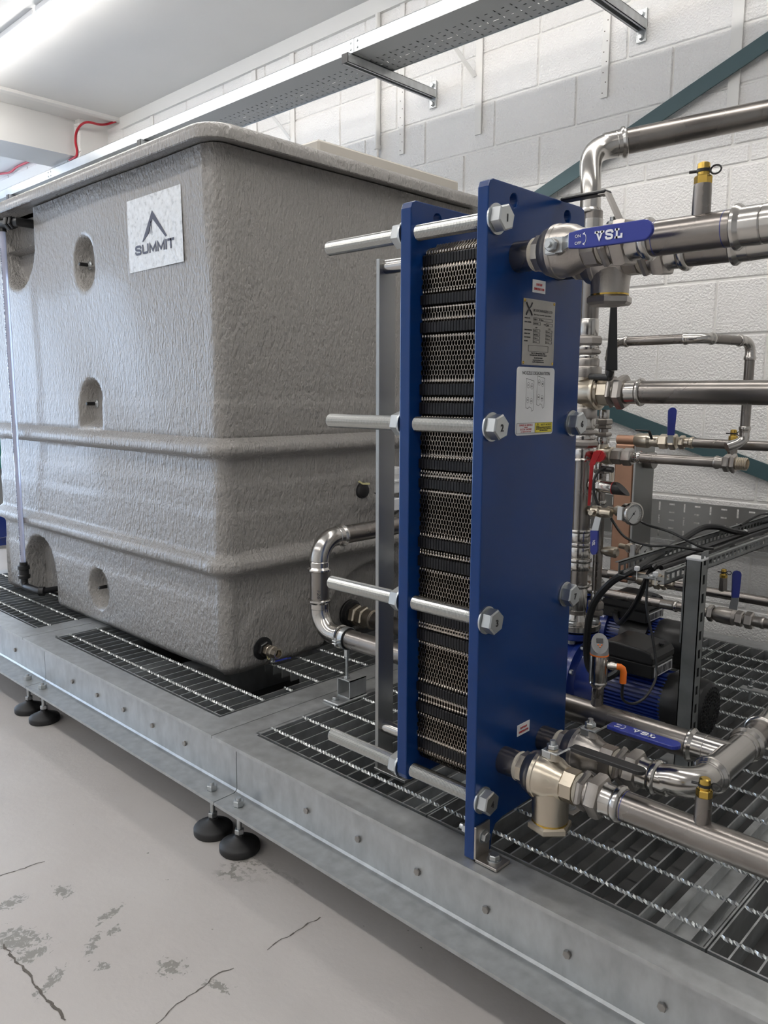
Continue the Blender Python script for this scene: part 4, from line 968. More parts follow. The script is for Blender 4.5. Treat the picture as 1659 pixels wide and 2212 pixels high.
cable([A(1355, 1100, 2.3), A(1390, 1130, 2.28), A(1450, 1150, 2.26), A(1510, 1180, 2.25), A(1540, 1185, 2.3)], .004, 'thin black cable from the pressure gauge to the rails', grp='black cables')
cable([A(1320, 1120, 2.3), A(1350, 1160, 2.28), A(1400, 1178, 2.26), A(1450, 1180, 2.25), A(1520, 1190, 2.25)], .004, 'thin black cable sagging below the gauge cable', grp='black cables')
cable([A(1600, 1135, 2.7), A(1640, 1112, 2.8), A(1659, 1110, 2.9), A(1700, 1112, 3.0)], .004, 'thin black cable arching above the rails at the right edge', grp='black cables')
cable([at(1440, 1190, 2, .882), at(1465, 1172, 2, .89), A(1510, 1143, 2.55), A(1545, 1138, 2.6), A(1580, 1147, 2.65), A(1610, 1152, 2.75)], .010, 'thick black cable arching over the nearer rail', grp='black cables')
for px_, py_ in ((1376, 1228), (1416, 1240), (1610, 1148), (1500, 1180)):
    q = at(px_, py_, 2, .895); tag(MB().bbox(q-Vector((.006, .006, .006)), q+Vector((.006, .006, .006)), .002).tube([q, q-Z*.03], .0012, 5).build('cable_tie', 'label_w'), 'white cable tie on the rail cables, '+{1376: 'at the left end', 1416: 'over the bolt head', 1610: 'near the right edge', 1500: 'just behind the post top'}[px_], 'cable tie', 'white cable ties')

# ================================================================ RISERS AND REAR PIPEWORK
RX, RY = -1.262, 2.2
rs = thing('steel_pipe', 'main stainless riser from the near pump up to the top elbow', 'pipe', (RX, RY, .65))
pipe((RX, RY, .66), (RX, RY, 1.88), .0285, rs)
def ringset(zc, h, r, nm='collar', m='fitting', n=28): return MB().lathe((RX, RY, zc), Z, [(0, r*.96), (.003, r), (h-.003, r), (h, r*.96)], n).build(nm, m, rs)
def at_z(py, x=1262): return at(x, py, 1, RY).z
# press fittings / unions read from the riser, top to bottom
MB().lathe((RX, RY, at_z(500)), Z, [(0, .030), (.03, .030)], 24).build('press_socket', 'fitting', rs)
for pa_, pb_, rr, kind, mm in ((690, 726, .0305, 's', 'fitting'), (727, 747, .0400, 'h', 'cast'), (748, 756, .034, 's', 'fitting'), (756, 766, .0385, 'h', 'cast'), (768, 775, .033, 's', 'fitting'), (775, 792, .0365, 's', 'cast'), (792, 815, .0440, 's', 'cast'), (880, 903, .0365, 's', 'cast'),
                               (904, 926, .0345, 's', 'fitting'), (928, 938, .040, 'h', 'cast'), (940, 950, .034, 's', 'fitting'), (950, 966, .0415, 'h', 'cast'), (968, 990, .0325, 's', 'fitting'), (990, 996, .0375, 's', 'fitting'),
                               (1143, 1150, .0385, 's', 'fitting'), (1150, 1170, .0330, 's', 'fitting'), (1172, 1180, .0355, 's', 'fitting'), (1182, 1206, .0335, 's', 'fitting'), (1206, 1214, .0395, 's', 'fitting'), (1214, 1232, .0355, 's', 'fitting'), (1262, 1270, .036, 's', 'fitting'), (1270, 1320, .0300, 's', 'fitting')):
    z1, z0 = at_z(pa_), at_z(pb_)
    if kind == 'h': MB().hexn((RX, RY, z0), (RX, RY, z1), rr*1.05).build('union_nut', mm, rs)
    else: ringset(z0, z1-z0, rr, 'collar', mm)
# top elbow into 76 mm pipe
z_t = at_z(430, 1270)
e1 = at(1345, 308, 1, 2.32); e2 = at(1659, 243, 1, 2.58); dd = (e2-e1).normalized(); rt = Vector((RX-.01, RY, z_t))
pts = []; 
c1 = e1-dd*.02; B0 = rt; B1 = rt+Z*.10; B2 = c1-dd*.10; 
for i in range(13):
    t = i/12; pts.append((1-t)**3*B0+3*(1-t)**2*t*B1+3*(1-t)*t*t*B2+t**3*c1)
top = thing('steel_pipe', 'large dark stainless pipe from the top elbow out to the right edge', 'pipe', tuple(rt), None)
MB().tube(pts, [.0285+.0085*i/12 for i in range(13)], 28).lathe(rt, -Z, sock(.0285, .045), 28).lathe(c1, dd, sock(.0362, .030), 32).lathe(c1, -dd, [(0, .0375), (.035, .0372)], 32).build('elbow', 'fitting', top)
pipe(e1-dd*.02, e2+dd*.4, .0362, top)
# mid branch with angle valve
mv = thing('angle_valve', 'round bodied angle valve with a long black lever on the main riser', 'valve', (RX, RY, 1.355), None)
zc = at(1285, 847, 1, RY).z
vx = at(1283, 847, 1, RY).x
MB().lathe((RX, RY, at_z(900)), Z, [(0, .034), (at_z(792)-at_z(900), .036)], 28).lathe((RX-.02, RY, zc), X, [(0, .044), (.02, .050), (.052, .0515), (.056, .0535), (.066, .0535), (.068, .046), (.074, .042)], 36).lathe((RX+.054, RY, zc), X, [(0, .041), (.030, .041)], 8, rot=.2).build('valve_body', 'nickel', mv)
MB().hexn((RX+.083, RY, zc), (RX+.098, RY, zc), .047).lathe((RX+.098, RY, zc), X, [(0, .034), (.008, .034)], 24).hexn((RX+.104, RY, zc), (RX+.135, RY, zc), .052).build('union_nut', 'cast', mv)
MB().lathe((RX+.135, RY, zc), X, sock(.0325, .050), 32).build('press_socket', 'fitting', mv)
# long tapered lever
a0 = A(1320, 800, 2.14); a1 = A(1325, 650, 2.12)
dz = (a1-a0); 
mb = MB(); w0, w1 = .016, .0085
sd = RT
P3 = [a0-sd*w0, a0+sd*w0*.9, a1+sd*w1, a1-sd*w1]
sdn = Vector((sd.x, sd.y, 0)).normalized(); nrm = sdn.cross(dz).normalized()
mb.add([a0-sdn*w0, a0+sdn*w0, a1+sdn*w1, a1-sdn*w1, a0-sdn*w0+nrm*.012, a0+sdn*w0+nrm*.012, a1+sdn*w1+nrm*.010, a1-sdn*w1+nrm*.010], [(3, 2, 1, 0), (4, 5, 6, 7), (0, 1, 5, 4), (1, 2, 6, 5), (2, 3, 7, 6), (3, 0, 4, 7)])
mb.tube([a0, a0+Vector((-.004, .0, -.012)), a0+Vector((-.012, .02, -.02)), Vector((RX+.03, RY-.03, zc+.045))], .011, 8)
lv = mb.build('lever', 'black', mv, smooth=False); md = lv.modifiers.new('bevel', 'BEVEL'); md.width = .0025; md.segments = 2; md.limit_method = 'ANGLE'
mp_ = thing('steel_pipe', 'horizontal stainless pipe at eye height from the angle valve to the right edge', 'pipe', (-.9, RY, zc))
pipe((RX+.183, RY, zc), (-.30, RY, zc), .0325, mp_)
# second, thinner riser  (28 mm)
R2 = A(1296, 1100, 2.3); r2x, r2y = R2.x, 2.3
r2 = thing('steel_pipe', 'thin stainless riser with unions, right behind the main riser', 'pipe', (r2x, r2y, .7))
def z2(py): return at(1295, py, 1, r2y).z
pipe((r2x, r2y, .55), (r2x, r2y, z2(885)), .0150, r2)
for pa_, pb_, rr, k in ((885, 903, .0165, 's'), (904, 917, .0245, 'h'), (918, 926, .0225, 'h'), (933, 942, .0240, 'h'), (943, 956, .020, 's'), (1000, 1012, .021, 's'), (1012, 1022, .0235, 'h'), (1080, 1090, .0185, 's'), (1276, 1283, .019, 's'), (1283, 1300, .0165, 's'), (1300, 1316, .0235, 'h'), (1318, 1330, .023, 'h')):
    z1, z0 = z2(pa_), z2(pb_); mb = MB()
    if k == 'h': mb.hexn((r2x, r2y, z0), (r2x, r2y, z1), rr*1.1)
    else: mb.lathe((r2x, r2y, z0), Z, [(0, rr*.96), (.002, rr), (z1-z0-.002, rr), (z1-z0, rr*.96)], 20)
    mb.build('union_nut' if k == 'h' else 'collar', 'cast' if k == 'h' else 'fitting', r2)
rv = thing('ball_valve', 'small ball valve with a red lever between the two risers', 'valve', (r2x, r2y, z2(985)), None)
vz = z2(983)
MB().lathe((r2x, r2y, vz-.035), Z, [(0, .017), (.015, .020), (.022, .029), (.048, .029), (.055, .020), (.07, .017)], 24).lathe((r2x, r2y, vz), X, [(0, .028), (.035, .028), (.038, .024)], 24).build('valve_body', 'nickel', rv)
q0 = A(1290, 975, 2.17); q1 = A(1276, 1000, 2.15); q2 = A(1274, 1090, 2.15)
MB().tube([A(1297, 985, 2.22), A(1293, 985, 2.17)], .018, 10).build('lever_hub', 'red', rv)
mb = MB()
for a, b, w in ((A(1292, 975, 2.16), A(1279, 1005, 2.15), .011), (A(1279, 1005, 2.15), A(1273, 1092, 2.15), .005)):
    n_ = sdn*w; mb.add([a-n_, a+n_, b+n_*.7, b-n_*.7, a-n_-Y*.004, a+n_-Y*.004, b+n_*.7-Y*.004, b-n_*.7-Y*.004], [(3, 2, 1, 0), (4, 5, 6, 7), (0, 1, 5, 4), (1, 2, 6, 5), (2, 3, 7, 6), (3, 0, 4, 7)])
mb.build('red_lever', 'red', rv)
# branch with open threaded end
bz = vz; bp_ = thing('steel_pipe', 'thin stainless branch pipe ending in an open threaded fitting', 'pipe', (r2x+.1, r2y, bz))
xa = lambda px, py=975: at(px, py, 1, r2y).x
MB().hexn((r2x+.036, r2y, bz), (xa(1346), r2y, bz), .026).hexn((xa(1347), r2y, bz), (xa(1368), r2y, bz), .028).build('union_nut', 'cast', bp_)
MB().lathe((xa(1366), r2y, bz), X, sock(.0155, xa(1386)-xa(1366)), 24).build('press_socket', 'fitting', bp_)
pipe((xa(1384), r2y, bz), (xa(1555), r2y, bz), .0152, bp_)
MB().lathe((xa(1568), r2y, bz), -X, sock(.0155, .03), 24).hexn((xa(1566), r2y, bz), (xa(1580), r2y, bz), .026).hexn((xa(1582), r2y, bz), (xa(1592), r2y, bz), .028).build('union_nut', 'cast', bp_)
MB().lathe((xa(1592), r2y, bz), X, [(0, .0165)]+[(.003+i*.0025, .0165 if i % 2 else .0185) for i in range(11)]+[(.031, .0145), (.02, .013)], 24, cap=False).build('open_thread', 'nickel', bp_)
MB().box((xa(1592), r2y-.010, bz-.010), (xa(1592)+.002, r2y+.010, bz+.010)).build('bore', 'void', bp_)
# thin loop pipe
lp = thing('steel_pipe', 'thin stainless loop pipe above eye height with four elbows', 'pipe', (-1.1, 2.3, 1.5))
LZ = at(1340, 738, 1, 2.3).z
L0 = Vector((at(1320, 745, 1, 2.3).x, 2.3, LZ)); L1 = Vector((at(1515, 736, 1, 2.3).x, 2.3, LZ)); 
L2 = at(1608, 738, 1, 2.50); L2.z = LZ-.002; L3 = at(1613, 945, 1, 2.50)
L2.x = (L2.x+L3.x)/2+.006; L2.y = 2.50
def sm_pipe(a, b): return pipe(a, b, .0142, lp, n=20)
d1 = (L2-L1).normalized()
elbow(L0, Z, X, .0142, .032, lp, .026); sm_pipe(L0+X*.03, L1-X*.03)
MB().tube([L1-X*.035, L1-X*.012, L1+d1*.012, L1+d1*.035], .0152, 20).lathe(L1-X*.028, -X, sock(.0142, .024), 22).lathe(L1+d1*.028, d1, sock(.0142, .020), 22).build('elbow', 'fitting', lp)
sm_pipe(L1+d1*.03, L2-d1*.03); elbow(L2, d1, -Z, .0142, .032, lp, .024)
zb_ = L3.z
sm_pipe(Vector((L2.x, L2.y, LZ-.03)), Vector((L2.x, L2.y, zb_+.01)))
dl = Vector((-.7, -.7, -.35)).normalized()
MB().lathe((L2.x, L2.y, zb_+.012), Z, sock(.0142, .022), 22).tube([(L2.x, L2.y, zb_+.015), (L2.x, L2.y, zb_-.005), Vector((L2.x, L2.y, zb_-.012))+dl*.02, Vector((L2.x, L2.y, zb_-.012))+dl*.055], .0152, 18).build('elbow', 'fitting', lp)
sm_pipe(Vector((L0.x, 2.3, LZ-.03)), Vector((L0.x, 2.3, LZ-.12)))
# rear copper/steel line
rear = thing('steel_pipe', 'rear stainless line with copper end, blue and black lever valves, behind the branch', 'pipe', (-1.1, 2.65, 1.2))
RZ = at(1400, 952, 1, 2.65).z; rx = lambda px: at(px, 955, 1, 2.65).x
pipe((rx(1335), 2.65, RZ), (rx(1400), 2.65, RZ), .0165, rear, 'copper', 'copper_pipe'); 
MB().lathe((rx(1372), 2.65, RZ), X, [(0, .018), (.01, .024), (.05, .026), (.06, .019), (.08, .021), (.10, .018)], 20).hexn((rx(1425), 2.65, RZ), (rx(1445), 2.65, RZ), .026).hexn((rx(1448), 2.65, RZ), (rx(1462), 2.65, RZ), .028).hexn((rx(1468), 2.65, RZ), (rx(1480), 2.65, RZ), .024).lathe((rx(1480), 2.65, RZ), X, sock(.016, .03), 20).build('valve_body', 'nickel', rear)
pipe((rx(1480), 2.65, RZ), (rx(1760), 2.65, RZ), .0160, rear)
def lever_up(px, py0, py1, y, par, m='blue_vinyl', w=.0135):
    a = at(px-2, py0, 1, y); b = at(px+2, py1, 1, y); d_ = (b-a).normalized(); nn_ = sdn
    P = [(-w*.8, 0), (w*.8, 0), (w, (b-a).length-w)]+[(w*math.cos(t), (b-a).length-w+w*math.sin(t)) for t in [PI*i/8 for i in range(1, 8)]]+[(-w, (b-a).length-w)]
    MB().prism(P, a, nn_, d_, sdn.cross(d_)*.008).build('lever_grip', m, par, smooth=False)
    return a
a = lever_up(1450, 940, 880, 2.60, rear)
MB().prism([(-.010, 0), (.010, 0), (.008, .03), (-.008, .03)], at(1447, 957, 1, 2.60), sdn, Z, Y*.003).build('lever_plate', 'zinc', rear)
MB().tube([at(1373, 929, 1, 2.6), at(1402, 931, 1, 2.6)], .0035, 6).tube([at(1402, 931, 1, 2.6), at(1408, 948, 1, 2.62)], .005, 6).build('black_lever', 'black', rear)
test_point((at(1583, 960, 1, 2.56).x, 2.56, at(1583, 985, 1, 2.56).z), rear, .95)
# brazed plate exchanger: copper flank, steel front
bx_ = thing('brazed_plate_exchanger', 'small brazed heat exchanger with copper flank and steel face by the wall', 'heat exchanger', (-1.3, 2.75, .66))
cA = at(1327, 965, 1, 2.70); cB = at(1365, 1265, 1, 2.70); z0_, z1_ = at(1365, 1262, 1, 2.70).z, at(1365, 960, 1, 2.70).z; xm = at(1364, 1100, 1, 2.70).x; xl = at(1322, 1100, 1, 2.70).x
MB().bbox((xl, 2.70, z0_), (xm, 2.835, z1_), .006).build('copper_pack', 'copper', bx_)
MB().bbox((xm+.0005, 2.695, z0_), (xm+.010, 2.845, z1_+.004), .002).build('steel_cover', 'steel', bx_)
MB().lathe((xm+.006, 2.73, z1_-.03), X, [(0, .006), (.006, .006)], 12).build('red_mark', 'red', bx_)
MB().lathe((xm+.011, 2.78, z1_-.06), X, [(0, .03), (.03, .03)], 20).lathe((xm+.011, 2.78, z0_+.05), X, [(0, .03), (.03, .03)], 20).build('port', 'cast', bx_)
# sensors and gauges on the main riser
s1 = thing('pressure_transmitter', 'silver pressure switch with slanted black display on the main riser', 'sensor', (RX+.05, 2.19, 1.07))
sz = at(1300, 1050, 1, RY).z; sx0 = RX+.028; gx = lambda px: at(px, 1050, 1, RY).x
MB().cyl((sx0, RY, sz+.002), (gx(1292), RY, sz), .0165, 20).build('welded_socket', 'stainless', s1)
MB().hexn((gx(1291), RY, sz), (gx(1299), RY, sz), .0195).cyl((gx(1299), RY, sz), (gx(1326), RY, sz-.003), .0185, 24).build('sensor_body', 'fitting', s1)
MB().lathe((gx(1325), RY, sz-.003), X, [(0, .0196), (.002, .0196)], 24).build('red_ring', 'red', s1)
xx0 = gx(1327); mb = MB(); n = 24; vs = []
for k in range(2):
    for i in range(n):
        a_ = 2*PI*i/n; cy = math.cos(a_)*.019; cz_ = math.sin(a_)*.019; vs.append((xx0+(.0 if k == 0 else .028-cz_*1.1), RY+cy, sz-.003+cz_))
mb.add(vs, [(i, (i+1) % n, n+(i+1) % n, n+i) for i in range(n)]+[tuple(range(n-1, -1, -1)), tuple(range(n, 2*n))]).build('sensor_head', 'black', s1)
MB().cyl((gx(1320), RY, sz+.018), (gx(1320), RY, sz+.045), .007, 12).build('plug_collar', 'nickel', s1)
cable([(gx(1320), RY-.005, sz+.052), A(1305, 1011, 2.17), A(1290, 1022, 2.15), A(1283, 1040, 2.14), A(1283, 1065, 2.14), A(1292, 1090, 2.15)], .0042, 'thin black lead from the silver pressure switch', grp='black cables')
MB().tube([A(1300, 1012, 2.18), A(1324, 1015, 2.18)], .009, 10).build('black_plug', 'black', s1)
def gauge(px, py, y, R_, label, blue):
    t = thing('pressure_gauge', label, 'gauge', tuple(at(px, py, 1, y)))
    c = at(px, py, 1, y); d_ = Vector((.93, -.36, 0)).normalized()
    MB().lathe(c-d_*.034, d_, [(0, R_*.80), (.004, R_*.92), (.028, R_*.92), (.029, R_*1.12), (.034, R_*1.14), (.040, R_*1.10), (.041, R_*.95), (.036, R_*.94)], 36, cap=False).lathe(c-d_*.034, d_, [(0, R_*.8), (.001, R_*.5)], 24).build('gauge_case', 'fitting', t)
    f = MB().lathe(c+d_*.0005, d_, [(0, R_*.95), (.001, R_*.95)], 32).build('gauge_dial', 'glass', t)
    x_ = Z.cross(d_).normalized(); o = c+d_*.002
    mb = MB()
    for i in range(25):
        a_ = -PI*.25+PI*1.5*i/24; u1 = x_*math.cos(a_)+Z*math.sin(a_); mb.tube([o+u1*R_*.72, o+u1*R_*.86], .0004, 4)
    mb.tube([o-x_*R_*-.25+Z*R_*.3, o-x_*R_*.55-Z*R_*.62], .0008, 4).lathe(o, d_, [(0, .003), (.001, .003)], 10); mb.build('needle_and_scale', 'ink', f)
    MB().bbox(c-d_*.030-x_*.0+Vector((-.012, -R_-.003, -.02)), c-d_*.030+Vector((.004, -R_+.004, .02)), .001).build('case_label', 'label_w', t)
    MB().hexn(c-d_*.05, c-d_*.034, .014).hexn(c-d_*.075, c-d_*.056, .016).cyl(c-d_*.11, c-d_*.03, .009, 12).build('gauge_stem', 'nickel', t)
    return t, c
g1, gc = gauge(1368, 1110, 2.20, .031, 'larger round pressure gauge on the main riser', True)
gv = thing('ball_valve', 'small gauge valve with a hanging blue lever on the main riser', 'valve', (RX+.05, 2.19, 1.0))
zg = at(1283, 1104, 1, RY).z
MB().cyl((RX+.02, RY, zg), (gx(1288), RY-.005, zg), .009, 12).lathe((gx(1280), RY-.005, zg), X, [(0, .012), (.006, .017), (.030, .019), (.036, .014), (.05, .015), (.07, .013)], 18).cyl((gx(1292), RY, zg), (gx(1292), RY-.035, zg), .009, 12).hexn((gx(1292), RY-.030, zg), (gx(1292), RY-.040, zg), .010).build('valve_body', 'nickel', gv)
yv = RY-.038
def slab(poly_px, y, th, nm, m, par):
    a = [at(u, v, 1, y) for u, v in poly_px]; n = len(a)
    return MB().add(a+[p+Y*th for p in a], [tuple(range(n)), tuple(range(2*n-1, n-1, -1))]+[(i, (i+1) % n, n+(i+1) % n, n+i) for i in range(n)]).build(nm, m, par, smooth=False)
slab([(1286, 1115), (1298, 1119), (1292, 1146), (1277, 1146)], yv, .003, 'lever_plate', 'zinc', gv)
gr = slab([(1275, 1146), (1291, 1147), (1290, 1190), (1287, 1197), (1281, 1199), (1277, 1196), (1275, 1190)], yv-.002, .008, 'lever_grip', 'blue_vinyl', gv)
text('VSL', .012, at(1280, 1166, 1, yv-.003), -Z, X, 'printw', gr, bold=.0004, width=.019)
g2, gc2 = gauge(1392, 1192, 2.34, .026, 'smaller pressure gauge partly hidden by the slotted rail', True)
MB().lathe((r2x+.012, r2y, at(1320, 1192, 1, r2y).z), X, [(0, .008), (.02, .016), (.05, .018), (.056, .012)], 18).build('valve_body', 'nickel', g2)
# lower rear lines near the wall
lw = thing('steel_pipe', 'lower rear stainless line with a blue lever valve near the wall', 'pipe', (-1.2, 2.75, .62))
lz = at(1400, 1298, 1, 2.60).z; lx = lambda px, py=1310: at(px, py, 1, 2.60).x
pipe((lx(1240, 1275), 2.60, lz), (lx(1760), 2.60, lz), .0160, lw)
MB().lathe((lx(1428), 2.60, lz), X, sock(.016, .06), 20).build('press_socket', 'fitting', lw)
MB().hexn((lx(1530, 1325), 2.60, lz), (lx(1542, 1328), 2.60, lz), .028).lathe((lx(1545), 2.60, lz), X, [(0, .020), (.01, .026), (.06, .028), (.07, .022)], 20).hexn((lx(1592), 2.60, lz), (lx(1608), 2.60, lz), .026).hexn((lx(1612), 2.60, lz), (lx(1630), 2.60, lz), .028).lathe((lx(1630), 2.60, lz), X, sock(.016, .035), 20).build('valve_body', 'cast', lw)
lever_up(1589, 1290, 1232, 2.56, lw)
slab([(1580, 1290), (1596, 1291), (1592, 1318), (1574, 1315)], 2.56, .003, 'lever_plate', 'zinc', lw)
lw2 = thing('steel_pipe', 'lower rear stainless line with a brass test plug close to the wall', 'pipe', (-1.1, 3.0, .75))
l2z = at(1600, 1290, 1, 3.0).z
pipe((at(1240, 1270, 1, 3.0).x, 3.0, l2z), (at(1760, 1290, 1, 3.0).x, 3.0, l2z), .0180, lw2)
test_point((at(1558, 1285, 1, 2.99).x, 3.0, l2z+.014), lw2, .95)
lv2 = thing('ball_valve', 'small union valve with orange tag under the slotted rails', 'valve', tuple(at(1400, 1260, 1, 2.45)))
q = at(1375, 1248, 1, 2.45)
MB().lathe(q, X, [(0, .016), (.01, .022), (.05, .024), (.06, .018)], 20).hexn(q+X*.062, q+X*.085, .026).hexn(q+X*.088, q+X*.105, .024).lathe(q+X*.105, X, sock(.015, .03), 20).build('valve_body', 'nickel', lv2)
slab([(1352, 1238), (1362, 1237), (1367, 1241), (1364, 1247), (1354, 1246)], 2.42, .01, 'orange_tag', 'orange', lv2)
pipe(q-X*.10, q, .013, lv2); pipe(q+X*.13, q+X*.22, .0145, lv2)

# threaded bracket on the far grating, right edge
gb = thing('grating_bracket', 'flat bracket with threaded studs standing on the far grating', 'bracket', (-.9, 2.74, ZT))
q0 = at(1600, 1483, 2, .39); 
MB().bbox((q0.x, q0.y-.012, .385), (q0.x+.25, q0.y+.020, .391), .001).build('flat_bar', 'galv', gb)
for dx in (.03, .10, .17): MB().cyl((q0.x+dx, q0.y+.002, .352), (q0.x+dx, q0.y+.002, .425), .0045, 10).hexn((q0.x+dx, q0.y+.002, .391), (q0.x+dx, q0.y+.002, .401), .009).build('threaded_stud', 'zinc', gb)

# ================================================================ HIGH CABLE TRAY
ct = thing('cable_tray', 'long galvanised cable tray high along the block wall', 'cable tray', (-2.9, 2.755, 2.9))
TXA, TXB = -8.6, -.6; HY = 2.752
for a, b in ((TXA, -6.07), (-6.068, -2.846), (-2.844, TXB)):
    MB().box((a, HY, 2.902), (b, HY+.002, 2.962)).box((a, HY, 2.960), (b, HY+.012, 2.962)).build('side_wall', 'galv_tray', ct, smooth=False)
    MB().box((a, HY+.002, 2.902), (b, HY+.105, 2.904)).box((a, HY+.104, 2.904), (b, HY+.106, 2.916)).build('return_flange', 'tray_base', ct, smooth=False)
    MB().box((a, 3.037, 2.902), (b, 3.039, 2.950)).build('side_wall', 'galv_tray', ct, smooth=False)
def perf(x0, x1, y0, y1, z, t):
    """perforated sheet: a grid of rectangular tiles each with a slot through it; alternating slot directions"""
    mb = MB(); cx = .042; rows_ = 5; cy = (y1-y0)/rows_; x = x0; k = 0
    while x < x1-.001:
        w = min(cx, x1-x)
        for r in range(rows_):
            ya = y0+r*cy; al = k % 2 == 0
            hx_, hy_ = (.0030, .0085) if al else (.0075, .0030)
            if r == 2 and k % 6 == 3: hy_ = .0035; hx_ = .016
            xm_, ym_ = x+w/2, ya+cy/2
            v = [(x, ya), (x+w, ya), (x+w, ya+cy), (x, ya+cy), (xm_-hx_, ym_-hy_), (xm_+hx_, ym_-hy_), (xm_+hx_, ym_+hy_), (xm_-hx_, ym_+hy_)]
            vs = [(a, b, z) for a, b in v]+[(a, b, z+t) for a, b in v[4:]]
            mb.add(vs, [(0, 1, 5, 4), (1, 2, 6, 5), (2, 3, 7, 6), (3, 0, 4, 7), (4, 5, 9, 8), (5, 6, 10, 9), (6, 7, 11, 10), (7, 4, 8, 11)])
        x += w; k += 1
    return mb
perf(-4.6, TXB, HY+.106, 3.037, 2.905, .0015).build('perforated_base', 'tray_base', ct, smooth=False)
MB().box((TXA, HY+.106, 2.905), (-4.6, 3.037, 2.9065)).build('base_sheet', 'galv_tray', ct, smooth=False)
for k, (yy_, rr) in enumerate(((2.878, .017), (2.912, .016), (2.944, .014), (3.018, .015))): cable([(TXA+.1, yy_, 2.908+rr), (-6, yy_+.002, 2.908+rr), (-3.5, yy_-.002, 2.908+rr), (TXB-.05, yy_, 2.908+rr)], rr, 'black cable inside the high tray, '+('nearest the front side', 'second from the front side', 'third from the front side', 'along the rear side')[k], grp='cables in the high tray')
for sx in (-6.069, -2.845):
    for dx in (-.022, .022):
        for z in (2.918, 2.946): MB().lathe((sx+dx, HY, z), -Y, [(0, .0055), (.003, .0045), (.004, .002)], 10).build('rivet', 'zinc', ct)
for i, (x, lab) in enumerate(((-1.735, 'cantilever arm of the cable tray at the top right, below the frame edge'), (-2.885, 'cantilever arm carrying the cable tray in the middle of the photo, with dark end cap'), (-4.75, 'cantilever arm of the cable tray hidden behind the tank corner'), (-6.8, 'cantilever arm at the far left end of the cable tray'))):
    t = thing('cantilever_arm', lab, 'bracket', (x, WY, 2.88), 'cantilever arms')
    mb = MB()
    for a, b in (((x-.0205, 2.735, 2.8985), (x+.0205, 3.365, 2.901)), ((x-.0205, 2.735, 2.860), (x-.018, 3.365, 2.901)), ((x+.018, 2.735, 2.860), (x+.0205, 3.365, 2.901)), ((x-.0205, 2.735, 2.860), (x-.010, 3.365, 2.8625)), ((x+.010, 2.735, 2.860), (x+.0205, 3.365, 2.8625))): mb.box(a, b)
    mb.build('strut_arm', 'galv', t, smooth=False)
    MB().bbox((x-.021, 2.730, 2.8595), (x+.021, 2.7348, 2.9015), .001).build('end_cap', 'black', t)
    MB().bbox((x-.022, WY-.012, 2.815), (x+.022, WY-.005, 2.945), .001).build('wall_plate', 'galv', t)
    for z in (2.835, 2.925): hexbolt((x, WY-.012, z), -Y, .011, .010, t, 'anchor_bolt')

# ================================================================ THINGS ON THE WALL
def strap(x, z0, z1, label, w=.034, holes=True, diag=False):
    t = thing('wall_strap', label, 'strap', (x, WY, z0), 'white painted wall straps')
    MB().bbox((x-w/2, WY-.010, z0), (x+w/2, WY-.0025, z1), .001).build('flat_strap', 'white', t)
    if holes:
        z = z0+.02; k = 0; mb = MB()
        while z < min(z1, 3.05): mb.cyl((x+(.007 if k % 2 else -.007), WY-.0102, z), (x+(.007 if k % 2 else -.007), WY-.0108, z), .0028, 8); z += .042; k += 1
        mb.build('punched_holes', 'crack', t)['kind'] = 'stuff'
    if diag: MB().add([(x-.125, WY-.16, 3.10), (x-.10, WY-.16, 3.10), (x-.01, WY-.012, 2.90), (x-.035, WY-.012, 2.90), (x-.125, WY-.155, 3.10), (x-.10, WY-.155, 3.10), (x-.01, WY-.007, 2.90), (x-.035, WY-.007, 2.90)], [(0, 1, 2, 3), (7, 6, 5, 4), (0, 4, 5, 1), (1, 5, 6, 2), (2, 6, 7, 3), (3, 7, 4, 0)]).build('diagonal_stay', 'white', t)
strap(-1.900, 2.635, 3.385, 'white strap with punched holes left of the top right arm')
strap(-3.107, 2.630, 3.385, 'white strap with punched holes left of the middle arm')
strap(-1.335, 2.45, 3.385, 'wide white strap at the right edge above the teal brace', .046, False)
strap(-2.590, 2.625, 3.385, 'plain white strap with a diagonal stay right of the middle arm', .040, False, True)
strap(-4.02, 2.55, 3.385, 'plain white strap with a diagonal stay above the tank corner', .040, False, True)
for x, l_ in ((-4.40, 'just left of the middle arm'), (-5.65, 'near the end of the timber plate'), (-7.45, 'at the far left end')): strap(x, 2.7, 3.385, 'white strap high on the wall above the tray, '+l_, .045, False)
tag(MB().cyl((-3.280, WY-.016, 2.70), (-3.280, WY-.016, 3.385), .015, 16).lathe((-3.280, WY-.016, 2.685), Z, [(0, .012), (.002, .019), (.022, .019), (.024, .015)], 16).cyl((-3.280, WY-.016, 1.9), (-3.280, WY-.016, 2.69), .010, 12).build('conduit', 'white'), 'white vertical conduit on the block wall beside the middle arm', 'conduit')
def brace(a, b, w, label):
    a = Vector(a); b = Vector(b); d_ = (b-a).normalized(); nn_ = d_.cross(Y)*w/2
    tag(MB().add([a-nn_, b-nn_, b+nn_, a+nn_]+[p+Y*.008 for p in (a-nn_, b-nn_, b+nn_, a+nn_)], [(0, 1, 2, 3), (7, 6, 5, 4), (0, 4, 5, 1), (1, 5, 6, 2), (2, 6, 7, 3), (3, 7, 4, 0)]).build('cross_brace', 'teal', smooth=False), label, 'brace', 'teal cross braces')
bA, bB = at(1659, 87, 1, 3.33), at(1180, 412, 1, 3.33); d_ = (bB-bA).normalized(); brace(bA-d_*.3, bB+d_*.25, .062, 'teal steel brace rising to the upper right across the wall')
